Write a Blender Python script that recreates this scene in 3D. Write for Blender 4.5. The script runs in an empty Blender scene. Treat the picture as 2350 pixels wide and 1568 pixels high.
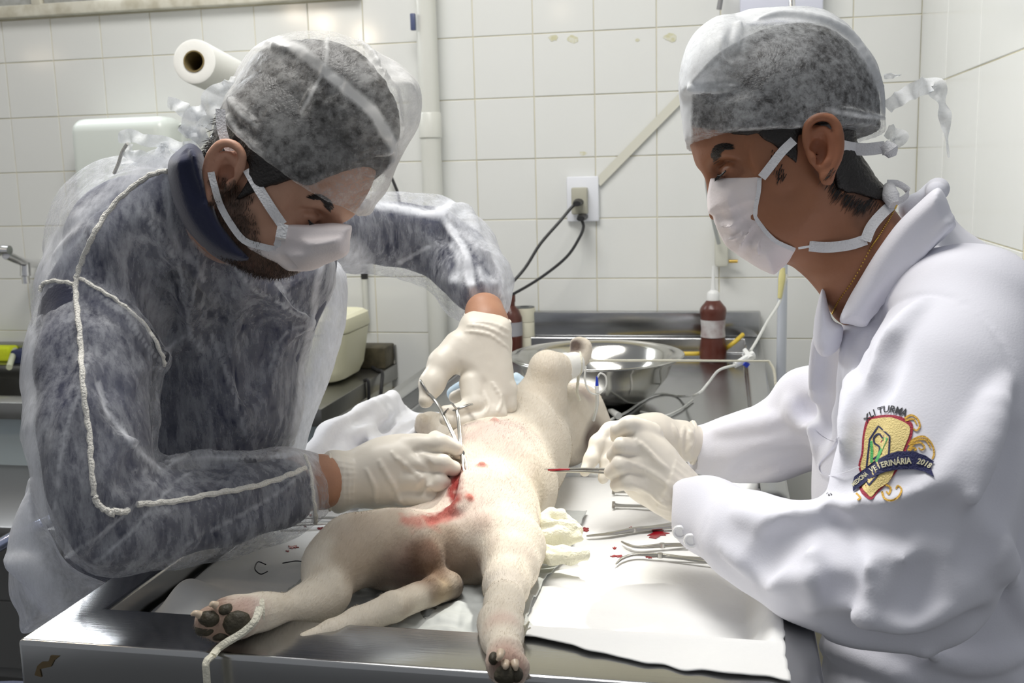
import bpy, bmesh, math, random
import numpy as np
from mathutils import Vector, Matrix
rng = random.Random(7)
S = bpy.context.scene
COL = S.collection
# ---------------- camera ----------------
F = 2429.0
_dy = np.array([495., 409., -2429.]); _dz = np.array([-390., 14900., 2429.])
_dz /= np.linalg.norm(_dz); _dy -= _dz * _dy.dot(_dz); _dy /= np.linalg.norm(_dy); _dx = np.cross(_dy, _dz)
CM = np.array([_dx, _dy, _dz]); CP = np.array([0., 0., 1.32])
cam = bpy.data.cameras.new('camera'); camo = bpy.data.objects.new('camera', cam); COL.objects.link(camo)
mw = Matrix([list(CM[i]) + [CP[i]] for i in range(3)] + [[0, 0, 0, 1]])
camo.matrix_world = mw
cam.sensor_width = 36; cam.lens = 36 * F / 2350.; cam.clip_start = .05
cam.dof.use_dof = True; cam.dof.focus_distance = 1.15; cam.dof.aperture_fstop = 12
S.camera = camo
# ---------------- world, light, exposure ----------------
S.view_settings.view_transform = 'Standard'; S.view_settings.look = 'None'
S.view_settings.gamma = 1; S.view_settings.exposure = 0.18; S.view_settings.use_curve_mapping = False
w = bpy.data.worlds.new('world'); S.world = w; w.use_nodes = True
w.node_tree.nodes['Background'].inputs[0].default_value = (.93, .96, 1, 1)
w.node_tree.nodes['Background'].inputs[1].default_value = .27
def light(kind, name, loc, target, power, color=(1, 1, 1), **kw):
    l = bpy.data.lights.new(name, kind); l.energy = power; l.color = color
    for k, v in kw.items(): setattr(l, k, v)
    o = bpy.data.objects.new(name, l); COL.objects.link(o); o.location = loc
    o.rotation_euler = (Vector(target) - Vector(loc)).to_track_quat('-Z', 'Y').to_euler()
    return o
light('AREA', 'ceiling_light', (-.55, 1.25, 2.75), (-.5, 1.3, 0), 32, (1, .98, .94), shape='RECTANGLE', size=1.3, size_y=.6)
light('AREA', 'window_light', (-1.6, 2.60, 2.12), (-1.15, .5, 1.95), 40, (.92, .96, 1), shape='RECTANGLE', size=1.6, size_y=.5)
light('SPOT', 'surgical_lamp', (-.02, 1.92, 2.12), (-.205, 1.145, .95), 88, (1, .97, .88), spot_size=math.radians(12.4), spot_blend=.6, shadow_soft_size=.035)
# small warm bulbs whose glints show on the glazed tiles
for _q in ((682, 30), (735, 52), (752, 60), (835, 78), (842, 90), (1285, 28), (112, 128), (78, 135)):
    _r = CM @ np.array([_q[0] - 1175, 784 - _q[1], -F]) / F; _m = CP + _r * (4.2 / _r[1])
    light('POINT', 'lamp_bulb', (float(_m[0]), 1.1, float(_m[2])), (0, 0, 0), (1.0 if 600 < _q[0] < 1000 else .25), (1, .82, .6), shadow_soft_size=.025)
# ---------------- projection helpers ----------------
def ray(px, py): return CM @ np.array([px - 1175, 784 - py, -F]) / F
def P(px, py, D): return CP + ray(px, py) * D
def T(px, py, z=.872):
    r = ray(px, py); return CP + r * ((z - CP[2]) / r[2])
def TD(px, py, z=.872):
    r = ray(px, py); return (z - CP[2]) / r[2]
def Wy(px, py, y):
    r = ray(px, py); return CP + r * (y / r[1])
def camspace(p):
    c = (np.asarray(p) - CP) @ CM; d = -c[..., 2]
    return 1175 + F * c[..., 0] / d, 784 - F * c[..., 1] / d, d
# ---------------- object helpers ----------------
def link(name, me, parent=None, mat=None):
    o = bpy.data.objects.new(name, me); COL.objects.link(o)
    if parent is not None: o.parent = parent
    if mat is not None and me is not None: me.materials.append(mat)
    return o
def tag(o, label=None, cat=None, group=None, kind=None):
    if label: o['label'] = label
    if cat: o['category'] = cat
    if group: o['group'] = group
    if kind: o['kind'] = kind
    return o
def empty(name, loc, label=None, cat=None, group=None):
    o = bpy.data.objects.new(name, None); COL.objects.link(o); o.empty_display_size = .02
    o.location = tuple(float(v) for v in loc)
    return tag(o, label, cat, group)
def mesh_np(name, v, q, smooth=True):
    me = bpy.data.meshes.new(name); v = np.asarray(v, np.float32); q = np.asarray(q, np.int32)
    n = q.shape[1]
    me.vertices.add(len(v)); me.vertices.foreach_set('co', v.ravel())
    me.loops.add(q.size); me.loops.foreach_set('vertex_index', q.ravel())
    me.polygons.add(len(q)); me.polygons.foreach_set('loop_start', np.arange(0, q.size, n, dtype=np.int32))
    me.update(calc_edges=True); me.validate()
    if smooth: me.polygons.foreach_set('use_smooth', [True] * len(me.polygons))
    return me
def place(o, parent):   # parent a world-space mesh under a moved empty
    o.parent = parent; o.matrix_parent_inverse = Matrix.Translation(-Vector(parent.location))
    return o
def paint(me, col, name='Col'):
    a = me.color_attributes.new(name, 'FLOAT_COLOR', 'POINT')
    c = np.ones((len(me.vertices), 4), np.float32); c[:, :3] = col
    a.data.foreach_set('color', c.ravel())
def scal(me, val, name):
    a = me.attributes.new(name, 'FLOAT', 'POINT'); a.data.foreach_set('value', np.asarray(val, np.float32))
class BM:
    """collects simple shapes in world space into one mesh"""
    def __init__(s): s.b = bmesh.new()
    def box(s, lo, hi, bev=0, seg=2, R=None, c=None):
        lo = np.array(lo, float); hi = np.array(hi, float); m = (lo + hi) / 2; h = (hi - lo) / 2
        t = bmesh.new(); bmesh.ops.create_cube(t, size=2)
        for v in t.verts: v.co = Vector([v.co[i] * h[i] for i in range(3)])
        if bev: bmesh.ops.bevel(t, geom=list(t.edges), offset=bev, segments=seg, affect='EDGES', profile=.5)
        M = (R.to_4x4() if R is not None else Matrix.Identity(4)); M.translation = Vector(m)
        bmesh.ops.transform(t, matrix=M, verts=t.verts); s._merge(t); return s
    def _merge(s, t):
        me = bpy.data.meshes.new('tmp'); t.to_mesh(me); t.free(); s.b.from_mesh(me); bpy.data.meshes.remove(me)
    def lathe(s, prof, base, axis=(0, 0, 1), n=32, cap=True):
        """prof: list of (r, h)"""
        ax = Vector([float(a) for a in axis]).normalized(); q = ax.to_track_quat('Z', 'Y'); base = Vector([float(a) for a in base])
        rings = []
        for r, h in prof:
            if r < 1e-6: rings.append([s.b.verts.new(base + q @ Vector((0, 0, h)))]); continue
            rings.append([s.b.verts.new(base + q @ Vector((r * math.cos(2 * math.pi * i / n), r * math.sin(2 * math.pi * i / n), h))) for i in range(n)])
        for a, b in zip(rings, rings[1:]):
            for i in range(n):
                j = (i + 1) % n
                if len(a) == 1 and len(b) == 1: continue
                if len(a) == 1: s.b.faces.new((a[0], b[i], b[j]))
                elif len(b) == 1: s.b.faces.new((a[i], a[j], b[0]))
                else: s.b.faces.new((a[i], a[j], b[j], b[i]))
        if cap:
            if len(rings[0]) > 1: s.b.faces.new(list(reversed(rings[0])))
            if len(rings[-1]) > 1: s.b.faces.new(rings[-1])
        return s
    def tube(s, pts, r, n=8, smooth=True, closed=False, flat=None, up=None):
        """swept tube; r scalar or list; flat=(a,b) half sizes for a ribbon"""
        pts = [np.array(p, float) for p in pts]
        rs = list(r) if hasattr(r, '__len__') else [r] * len(pts)
        if smooth and len(pts) > 2: pts, rs = catmull(pts, rs, 6, closed)
        m = len(pts); rings = []; prev = None
        for i, p in enumerate(pts):
            t = (pts[(i + 1) % m] if (closed or i < m - 1) else p) - (pts[i - 1] if (closed or i > 0) else p)
            t = t / (np.linalg.norm(t) + 1e-12)
            if up is not None: u = np.array(up, float)
            elif prev is None: u = np.array([0, 0, 1.]) if abs(t[2]) < .9 else np.array([1., 0, 0])
            else: u = prev
            u = u - t * u.dot(t); u /= np.linalg.norm(u) + 1e-12; prev = u; v = np.cross(t, u)
            a, b = flat if flat else (1, 1)
            rings.append([s.b.verts.new(Vector(p + (u * math.cos(2 * math.pi * k / n) * a + v * math.sin(2 * math.pi * k / n) * b) * rs[i])) for k in range(n)])
        for i in range(m if closed else m - 1):
            A, B = rings[i], rings[(i + 1) % m]
            for k in range(n): s.b.faces.new((A[k], A[(k + 1) % n], B[(k + 1) % n], B[k]))
        if not closed:
            s.b.faces.new(list(reversed(rings[0]))); s.b.faces.new(rings[-1])
        return s
    def poly(s, pts, thick=None):
        vs = [s.b.verts.new(Vector([float(c) for c in p])) for p in pts]; f = s.b.faces.new(vs)
        return s
    def slab(s, top, off):
        """closed prism from polygon 'top' extruded by vector off"""
        a = [s.b.verts.new(Vector([float(c) for c in p])) for p in top]; o = Vector([float(c) for c in off])
        b = [s.b.verts.new(v.co + o) for v in a]; n = len(a)
        s.b.faces.new(a); s.b.faces.new(list(reversed(b)))
        for i in range(n): s.b.faces.new((a[i], b[i], b[(i + 1) % n], a[(i + 1) % n]))
        return s
    def build(s, name, mat, parent=None, smooth=True, angle=40):
        bmesh.ops.recalc_face_normals(s.b, faces=s.b.faces)
        me = bpy.data.meshes.new(name); s.b.to_mesh(me); s.b.free()
        if smooth:
            me.polygons.foreach_set('use_smooth', [True] * len(me.polygons)); me.set_sharp_from_angle(angle=math.radians(angle))
        o = link(name, me, None, mat)
        if parent is not None: place(o, parent)
        return o
def catmull(pts, rs, k, closed=False):
    n = len(pts); out = []; ro = []
    for i in range(n if closed else n - 1):
        p0 = pts[i - 1] if (closed or i > 0) else 2 * pts[0] - pts[1]
        p1 = pts[i]; p2 = pts[(i + 1) % n]
        p3 = pts[(i + 2) % n] if (closed or i < n - 2) else 2 * pts[-1] - pts[-2]
        for j in range(k):
            t = j / k
            out.append(.5 * ((2 * p1) + (-p0 + p2) * t + (2 * p0 - 5 * p1 + 4 * p2 - p3) * t * t + (-p0 + 3 * p1 - 3 * p2 + p3) * t ** 3))
            ro.append(rs[i] * (1 - t) + rs[(i + 1) % n] * t)
    if not closed: out.append(pts[-1]); ro.append(rs[-1])
    return out, ro
# ---------------- smooth noise for numpy points ----------------
_G = np.random.RandomState(3).rand(64, 64, 64).astype(np.float32)
def vnoise(p):
    p = np.asarray(p, np.float32); i = np.floor(p).astype(np.int64); f = p - i; f = f * f * (3 - 2 * f); o = 0
    for dx in (0, 1):
        for dy in (0, 1):
            for dz in (0, 1):
                wgt = (f[:, 0] if dx else 1 - f[:, 0]) * (f[:, 1] if dy else 1 - f[:, 1]) * (f[:, 2] if dz else 1 - f[:, 2])
                o = o + wgt * _G[(i[:, 0] + dx) % 64, (i[:, 1] + dy) % 64, (i[:, 2] + dz) % 64]
    return o * 2 - 1
# ---------------- signed distance modelling ----------------
def poly_px(ctrl, smooth=True, k=6):
    p = [np.array(c, float) for c in ctrl]
    if smooth: p, _ = catmull(p, [0] * len(p), k, True)
    return np.array(p)
class SDF:
    def __init__(s, lo, hi, h):
        s.lo = np.array(lo, np.float32); s.h = h
        n = np.ceil((np.array(hi) - s.lo) / h).astype(int) + 1; s.n = n
        s.ax = [s.lo[i] + h * np.arange(n[i], dtype=np.float32) for i in range(3)]
        s.d = np.full(tuple(n), .2, np.float32)
    def _sub(s, lo, hi):
        a = np.clip(np.floor((np.array(lo) - s.lo) / s.h).astype(int), 0, s.n); b = np.clip(np.ceil((np.array(hi) - s.lo) / s.h).astype(int) + 1, 0, s.n)
        if (b <= a).any(): return None
        sl = tuple(slice(a[i], b[i]) for i in range(3))
        X, Y, Z = np.meshgrid(*[s.ax[i][a[i]:b[i]] for i in range(3)], indexing='ij', sparse=True)
        return sl, X, Y, Z
    def _comb(s, sl, nd, k, op):
        d = s.d[sl]
        if op == 'add':
            if k > 0:
                hh = np.clip(k - np.abs(d - nd), 0, None) / k; s.d[sl] = np.minimum(d, nd) - hh * hh * k * .25
            else: s.d[sl] = np.minimum(d, nd)
        else:
            if op == 'sub': nd = -nd
            if k > 0:
                hh = np.clip(k - np.abs(d - nd), 0, None) / k; s.d[sl] = np.maximum(d, nd) + hh * hh * k * .25
            else: s.d[sl] = np.maximum(d, nd)
    def grown(s, off):
        o = SDF.__new__(SDF); o.lo = s.lo.copy(); o.h = s.h; o.n = s.n.copy(); o.ax = s.ax; o.d = s.d - off; return o
    def cone(s, a, b, ra, rb, k=.01, op='add', flat=None, up=None):
        """tapered limb; flat scales the thickness along 'up'"""
        a = np.array(a, np.float32); b = np.array(b, np.float32); R = max(ra, rb) + k + 3 * s.h
        q = s._sub(np.minimum(a, b) - R, np.maximum(a, b) + R)
        if q is None: return s
        sl, X, Y, Z = q; ba = b - a; L = float(ba @ ba) + 1e-12
        dx = X - a[0]; dy = Y - a[1]; dz = Z - a[2]
        t = np.clip((dx * ba[0] + dy * ba[1] + dz * ba[2]) / L, 0, 1)
        ex = dx - t * ba[0]; ey = dy - t * ba[1]; ez = dz - t * ba[2]
        r = ra + (rb - ra) * t
        if flat:
            u = np.array(up, np.float32); bn = ba / math.sqrt(L); u = u - bn * (u @ bn); u /= np.linalg.norm(u)
            w_ = ex * u[0] + ey * u[1] + ez * u[2]; g = 1 / flat - 1
            ex = ex + w_ * g * u[0]; ey = ey + w_ * g * u[1]; ez = ez + w_ * g * u[2]
            nd = (np.sqrt(ex * ex + ey * ey + ez * ez) - r) * min(1, flat) if flat < 1 else (np.sqrt(ex * ex + ey * ey + ez * ez) - r)
        else: nd = np.sqrt(ex * ex + ey * ey + ez * ez) - r
        s._comb(sl, nd, k, op); return s
    def chain(s, pts, rs, k=.01, op='add', flat=None, up=None, sm=0):
        pts = [np.array(p, float) for p in pts]; rs = list(rs) if hasattr(rs, '__len__') else [rs] * len(pts)
        if sm: pts, rs = catmull(pts, rs, sm)
        for i in range(len(pts) - 1): s.cone(pts[i], pts[i + 1], rs[i], rs[i + 1], k, op, flat, up)
        return s
    def ell(s, c, r, R=None, k=.01, op='add'):
        c = np.array(c, np.float32); r = np.array(r, np.float32); m = float(r.max()) + k + 3 * s.h
        q = s._sub(c - m, c + m)
        if q is None: return s
        sl, X, Y, Z = q; dx = X - c[0]; dy = Y - c[1]; dz = Z - c[2]
        R = np.eye(3) if R is None else np.array(R)  # rows = local axes
        u = (dx * R[0][0] + dy * R[0][1] + dz * R[0][2]) / r[0]; v = (dx * R[1][0] + dy * R[1][1] + dz * R[1][2]) / r[1]; w_ = (dx * R[2][0] + dy * R[2][1] + dz * R[2][2]) / r[2]
        k0 = np.sqrt(u * u + v * v + w_ * w_); k1 = np.sqrt((u / r[0]) ** 2 + (v / r[1]) ** 2 + (w_ / r[2]) ** 2) + 1e-9
        s._comb(sl, (k0 * (k0 - 1) / k1).astype(np.float32), k, op); return s
    def box(s, lo, hi, k=0., op='sub'):
        X, Y, Z = np.meshgrid(*s.ax, indexing='ij', sparse=True); c = [(lo[i] + hi[i]) / 2 for i in range(3)]; hf = [(hi[i] - lo[i]) / 2 for i in range(3)]
        nd = np.maximum(np.maximum(np.abs(X - c[0]) - hf[0], np.abs(Y - c[1]) - hf[1]), np.abs(Z - c[2]) - hf[2]).astype(np.float32)
        s._comb(tuple(slice(None) for _ in range(3)), nd, k, op); return s
    def plane(s, p, n, op='sub', k=0.0):
        """remove everything on the side n points to"""
        n = np.array(n, float); n /= np.linalg.norm(n); p = np.array(p, float)
        X, Y, Z = np.meshgrid(*s.ax, indexing='ij', sparse=True)
        nd = -((X - p[0]) * n[0] + (Y - p[1]) * n[1] + (Z - p[2]) * n[2]).astype(np.float32)
        s._comb(tuple(slice(None) for _ in range(3)), nd, k, 'sub'); return s
    def infl(s, ctrl, D0, H, Rr, k=.01, op='add', smooth=True):
        """rounded solid: outline in the picture plane, at depth D0 (number or plane (D,dDx,dDy,x0,y0)), half depth H, edge rounding Rr (m)"""
        pl = poly_px(ctrl, smooth); dn = D0 if hasattr(D0, '__len__') else (D0, 0, 0, 0, 0)
        Df = lambda x, y: dn[0] + dn[1] * (x - dn[3]) + dn[2] * (y - dn[4])
        cr = []
        for x, y in pl[::2]:
            d = Df(x, y); cr += [P(x, y, d - H), P(x, y, d + H)]
        cr = np.array(cr)
        if op == 'and': cr = np.array([s.lo - 1, s.lo + s.h * s.n + 1])
        q = s._sub(cr.min(0) - k - 3 * s.h, cr.max(0) + k + 3 * s.h)
        if q is None: return s
        sl, X, Y, Z = q
        X = X - CP[0]; Y = Y - CP[1]; Z = Z - CP[2]
        dep = -(X * CM[0, 2] + Y * CM[1, 2] + Z * CM[2, 2]); dep = np.maximum(dep, .05)
        px = 1175 + F * (X * CM[0, 0] + Y * CM[1, 0] + Z * CM[2, 0]) / dep; py = 784 - F * (X * CM[0, 1] + Y * CM[1, 1] + Z * CM[2, 1]) / dep
        # raster distance map
        st = 4.; x0, y0 = pl.min(0) - 60; x1, y1 = pl.max(0) + 60
        gx = np.arange(x0, x1, st); gy = np.arange(y0, y1, st); GX, GY = np.meshgrid(gx, gy, indexing='ij')
        best = np.full(GX.shape, 1e9); ins = np.zeros(GX.shape, bool); n = len(pl)
        for i in range(n):
            ax_, ay = pl[i]; bx, by = pl[(i + 1) % n]; ex, ey = bx - ax_, by - ay; L = ex * ex + ey * ey + 1e-9
            t = np.clip(((GX - ax_) * ex + (GY - ay) * ey) / L, 0, 1)
            best = np.minimum(best, (GX - ax_ - t * ex) ** 2 + (GY - ay - t * ey) ** 2)
            if ay != by:
                c = ((ay > GY) != (by > GY)) & (GX < (bx - ax_) * (GY - ay) / (by - ay) + ax_); ins ^= c
        sd = np.sqrt(best) * np.where(ins, -1, 1)
        fx = np.clip((px - x0) / st, 0, len(gx) - 1.001); fy = np.clip((py - y0) / st, 0, len(gy) - 1.001)
        ix = fx.astype(np.int32); iy = fy.astype(np.int32); fx = fx - ix; fy = fy - iy; sd = sd.astype(np.float32)
        sv = (sd[ix, iy] * (1 - fx) + sd[ix + 1, iy] * fx) * (1 - fy) + (sd[ix, iy + 1] * (1 - fx) + sd[ix + 1, iy + 1] * fx) * fy
        sv = sv * dep / F; e = np.maximum(Rr + sv, 0) / Rr; w_ = (dep - Df(px, py)) / H
        nd = (np.sqrt(e * e + w_ * w_) - 1) * min(Rr, H)
        s._comb(sl, nd.astype(np.float32), k, op); return s
    def val(s, p):
        f = (np.asarray(p, np.float32) - s.lo) / s.h; f = np.clip(f, 0, s.n - 1.001); i = f.astype(int); f = f - i; o = 0
        for a in (0, 1):
            for b in (0, 1):
                for c in (0, 1):
                    o = o + (f[..., 0] if a else 1 - f[..., 0]) * (f[..., 1] if b else 1 - f[..., 1]) * (f[..., 2] if c else 1 - f[..., 2]) * s.d[i[..., 0] + a, i[..., 1] + b, i[..., 2] + c]
        return o
    def hit(s, px, py, d0=.6, d1=2.6, step=.003):
        """depth of the first surface seen along the view ray through a picture point (used to lay seams and cords on a body)"""
        D = np.arange(d0, d1, step); r = ray(px, py); v = s.val(CP + D[:, None] * r)
        pin = ((CP + D[:, None] * r > s.lo) & (CP + D[:, None] * r < s.lo + s.h * (s.n - 1))).all(1)
        w_ = np.where((v < 0) & pin)[0]
        if len(w_) == 0: return None
        j = w_[0]
        return float(D[j] - step * (v[j] / (v[j] - v[j - 1] + 1e-9) if j else 0))
    def on(s, px, py, off=0., dflt=1.2, **kw):
        d = s.hit(px, py, **kw); return P(px, py, (d if d else dflt) - off)
    def fold(s, pts, r, lift=.0, k=.012, op='add', dflt=None):
        """ridge (or groove) of radius r running over the surface through picture points; pts may carry their own radius factor"""
        ps = []; rs = []
        cp, _ = catmull([np.array(p[:2], float) for p in pts], [0] * len(pts), 4)
        rr = [p[2] if len(p) > 2 else None for p in pts]
        m = len(cp)
        for i, c in enumerate(cp):
            t = i / (m - 1); d = s.hit(c[0], c[1])
            if d is None: d = dflt
            if d is None: continue
            if rr[0] is not None: f = np.interp(t, np.linspace(0, 1, len(rr)), rr)
            else: f = math.sin(math.pi * (.08 + .84 * t)) ** .6
            ps.append(P(c[0], c[1], d - lift + r * f * .35 * (1 if op == 'add' else -1))); rs.append(r * f)
        if len(ps) > 1: s.chain(ps, rs, k, op)
        return s
    def mesh(s, name, mat=None, parent=None, post=None, smooth_it=0):
        d = s.d; d[0] = d[-1] = .05; d[:, 0] = d[:, -1] = .05; d[:, :, 0] = d[:, :, -1] = .05
        sg = d < 0
        c = np.zeros(tuple(s.n - 1), np.int8)
        for a in (0, 1):
            for b in (0, 1):
                for e in (0, 1): c += sg[a:a + s.n[0] - 1, b:b + s.n[1] - 1, e:e + s.n[2] - 1]
        act = np.argwhere((c > 0) & (c < 8)); vid = np.full(tuple(s.n - 1), -1, np.int32); vid[tuple(act.T)] = np.arange(len(act))
        acc = np.zeros((len(act), 3), np.float32); cnt = np.zeros(len(act), np.float32)
        cor = {}
        for a in (0, 1):
            for b in (0, 1):
                for e in (0, 1): cor[(a, b, e)] = d[act[:, 0] + a, act[:, 1] + b, act[:, 2] + e]
        for axis in range(3):
            for u in (0, 1):
                for v in (0, 1):
                    o = [0, 0, 0]; oth = [i for i in range(3) if i != axis]; o[oth[0]] = u; o[oth[1]] = v
                    o2 = list(o); o2[axis] = 1; A = cor[tuple(o)]; B = cor[tuple(o2)]; m = (A < 0) != (B < 0)
                    t = np.where(m, A / np.where(m, A - B, 1), 0); pt = np.tile(np.array(o, np.float32), (len(act), 1)); pt[:, axis] = t
                    acc[m] += pt[m]; cnt[m] += 1
        V = (act + acc / cnt[:, None]) * s.h + s.lo
        Q = []
        for axis in range(3):
            oth = [i for i in range(3) if i != axis]
            sl0 = [slice(1, -1)] * 3; sl0[axis] = slice(0, -1); sl1 = [slice(1, -1)] * 3; sl1[axis] = slice(1, None)
            A = sg[tuple(sl0)]; B = sg[tuple(sl1)]; e = np.argwhere(A != B)
            if not len(e): continue
            e = e + 1; e[:, axis] -= 1; fl = sg[tuple(e.T)]
            def vv(du, dv):
                i = e.copy(); i[:, oth[0]] += du; i[:, oth[1]] += dv; return vid[tuple(i.T)]
            q = np.stack([vv(-1, -1), vv(0, -1), vv(0, 0), vv(-1, 0)], 1)
            if axis == 1: fl = ~fl
            q[~fl] = q[~fl][:, ::-1]; Q.append(q)
        Q = np.concatenate(Q)
        if smooth_it:
            E = np.concatenate([Q[:, [0, 1]], Q[:, [1, 2]], Q[:, [2, 3]], Q[:, [3, 0]]])
            dg = np.bincount(E[:, 0], minlength=len(V)) + np.bincount(E[:, 1], minlength=len(V))
            for _ in range(smooth_it):
                sm = np.stack([np.bincount(E[:, 0], V[E[:, 1], j], len(V)) + np.bincount(E[:, 1], V[E[:, 0], j], len(V)) for j in range(3)], 1)
                V = .4 * V + .6 * sm / dg[:, None]
        s.V = V; s.Q = Q
        if post is not None: V = post(V, s)
        if mat is None and name is None: return V, Q
        me = mesh_np(name, V, Q)
        o = link(name, me, None, mat)
        if parent is not None: place(o, parent)
        return o
def blob_cols(V, base, blobs, nz=.0, sc=60):
    """paint soft patches of own colour, some with shade put in: blobs = (centre, radius, colour, strength)"""
    c = np.tile(np.array(base, np.float32), (len(V), 1)); n = vnoise(V * sc) if nz else 0
    for ctr, r, col, st in blobs:
        d = np.linalg.norm(V - np.array(ctr, np.float32), axis=1) / r + nz * n
        a = np.clip(1.5 - 1.25 * d, 0, 1)[:, None] * st; c = c * (1 - a) + np.array(col, np.float32) * a
    return c
def seg_dist(V, pts):
    best = np.full(len(V), 9., np.float32); pts = [np.array(p, np.float32) for p in pts]
    for a, b in zip(pts, pts[1:]):
        ba = b - a; t = np.clip((V - a) @ ba / (ba @ ba + 1e-12), 0, 1)
        best = np.minimum(best, np.linalg.norm(V - a - t[:, None] * ba, axis=1))
    return best
# ---------------- materials ----------------
def mat(name, color=(.8, .8, .8), rough=.5, metal=0., bump=None, attr=None, mottle=None, coat=0., sss=0., spec=.5, trans=None, alpha=None, emit=None, sheen=0.):
    """bump=(scale,strength,stretch xyz); mottle=(scale,amount,colour2)"""
    m = bpy.data.materials.new(name); m.use_nodes = True; nt = m.node_tree; N = nt.nodes; Lk = nt.links
    b = N['Principled BSDF']; b.inputs['Roughness'].default_value = rough; b.inputs['Metallic'].default_value = metal
    b.inputs['Specular IOR Level'].default_value = spec; b.inputs['Coat Weight'].default_value = coat
    b.inputs['Sheen Weight'].default_value = sheen
    if sss:
        b.inputs['Subsurface Weight'].default_value = sss; b.inputs['Subsurface Radius'].default_value = (.012, .005, .003); b.inputs['Subsurface Scale'].default_value = 1
    b.inputs['Base Color'].default_value = (*color, 1); src = None
    tc = N.new('ShaderNodeTexCoord')
    if attr:
        a = N.new('ShaderNodeAttribute'); a.attribute_name = attr; src = a.outputs['Color']
    if mottle:
        nz = N.new('ShaderNodeTexNoise'); nz.inputs['Scale'].default_value = mottle[0]; nz.inputs['Detail'].default_value = 6
        Lk.new(tc.outputs['Object'], nz.inputs['Vector'])
        r = N.new('ShaderNodeMapRange'); r.inputs[1].default_value = .38; r.inputs[2].default_value = .68; r.inputs[4].default_value = mottle[1]
        Lk.new(nz.outputs['Fac'], r.inputs[0]); mx = N.new('ShaderNodeMix'); mx.data_type = 'RGBA'
        Lk.new(r.outputs[0], mx.inputs[0]); mx.inputs[7].default_value = (*mottle[2], 1)
        if src: Lk.new(src, mx.inputs[6])
        else: mx.inputs[6].default_value = (*color, 1)
        src = mx.outputs[2]
    if src: Lk.new(src, b.inputs['Base Color'])
    if bump:
        mp = N.new('ShaderNodeMapping'); Lk.new(tc.outputs['Object'], mp.inputs[0])
        if len(bump) > 2: mp.inputs['Scale'].default_value = bump[2]
        if len(bump) > 3: mp.inputs['Rotation'].default_value = bump[3]
        nz = N.new('ShaderNodeTexNoise'); nz.inputs['Scale'].default_value = bump[0]; nz.inputs['Detail'].default_value = 3
        Lk.new(mp.outputs[0], nz.inputs['Vector']); bp = N.new('ShaderNodeBump'); bp.inputs['Strength'].default_value = bump[1]; bp.inputs['Distance'].default_value = .002
        Lk.new(nz.outputs['Fac'], bp.inputs['Height']); Lk.new(bp.outputs[0], b.inputs['Normal'])
    if trans: b.inputs['Transmission Weight'].default_value = trans; b.inputs['IOR'].default_value = 1.35
    if alpha is not None: b.inputs['Alpha'].default_value = alpha
    if emit: b.inputs['Emission Color'].default_value = (*emit[0], 1); b.inputs['Emission Strength'].default_value = emit[1]
    return m
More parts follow.
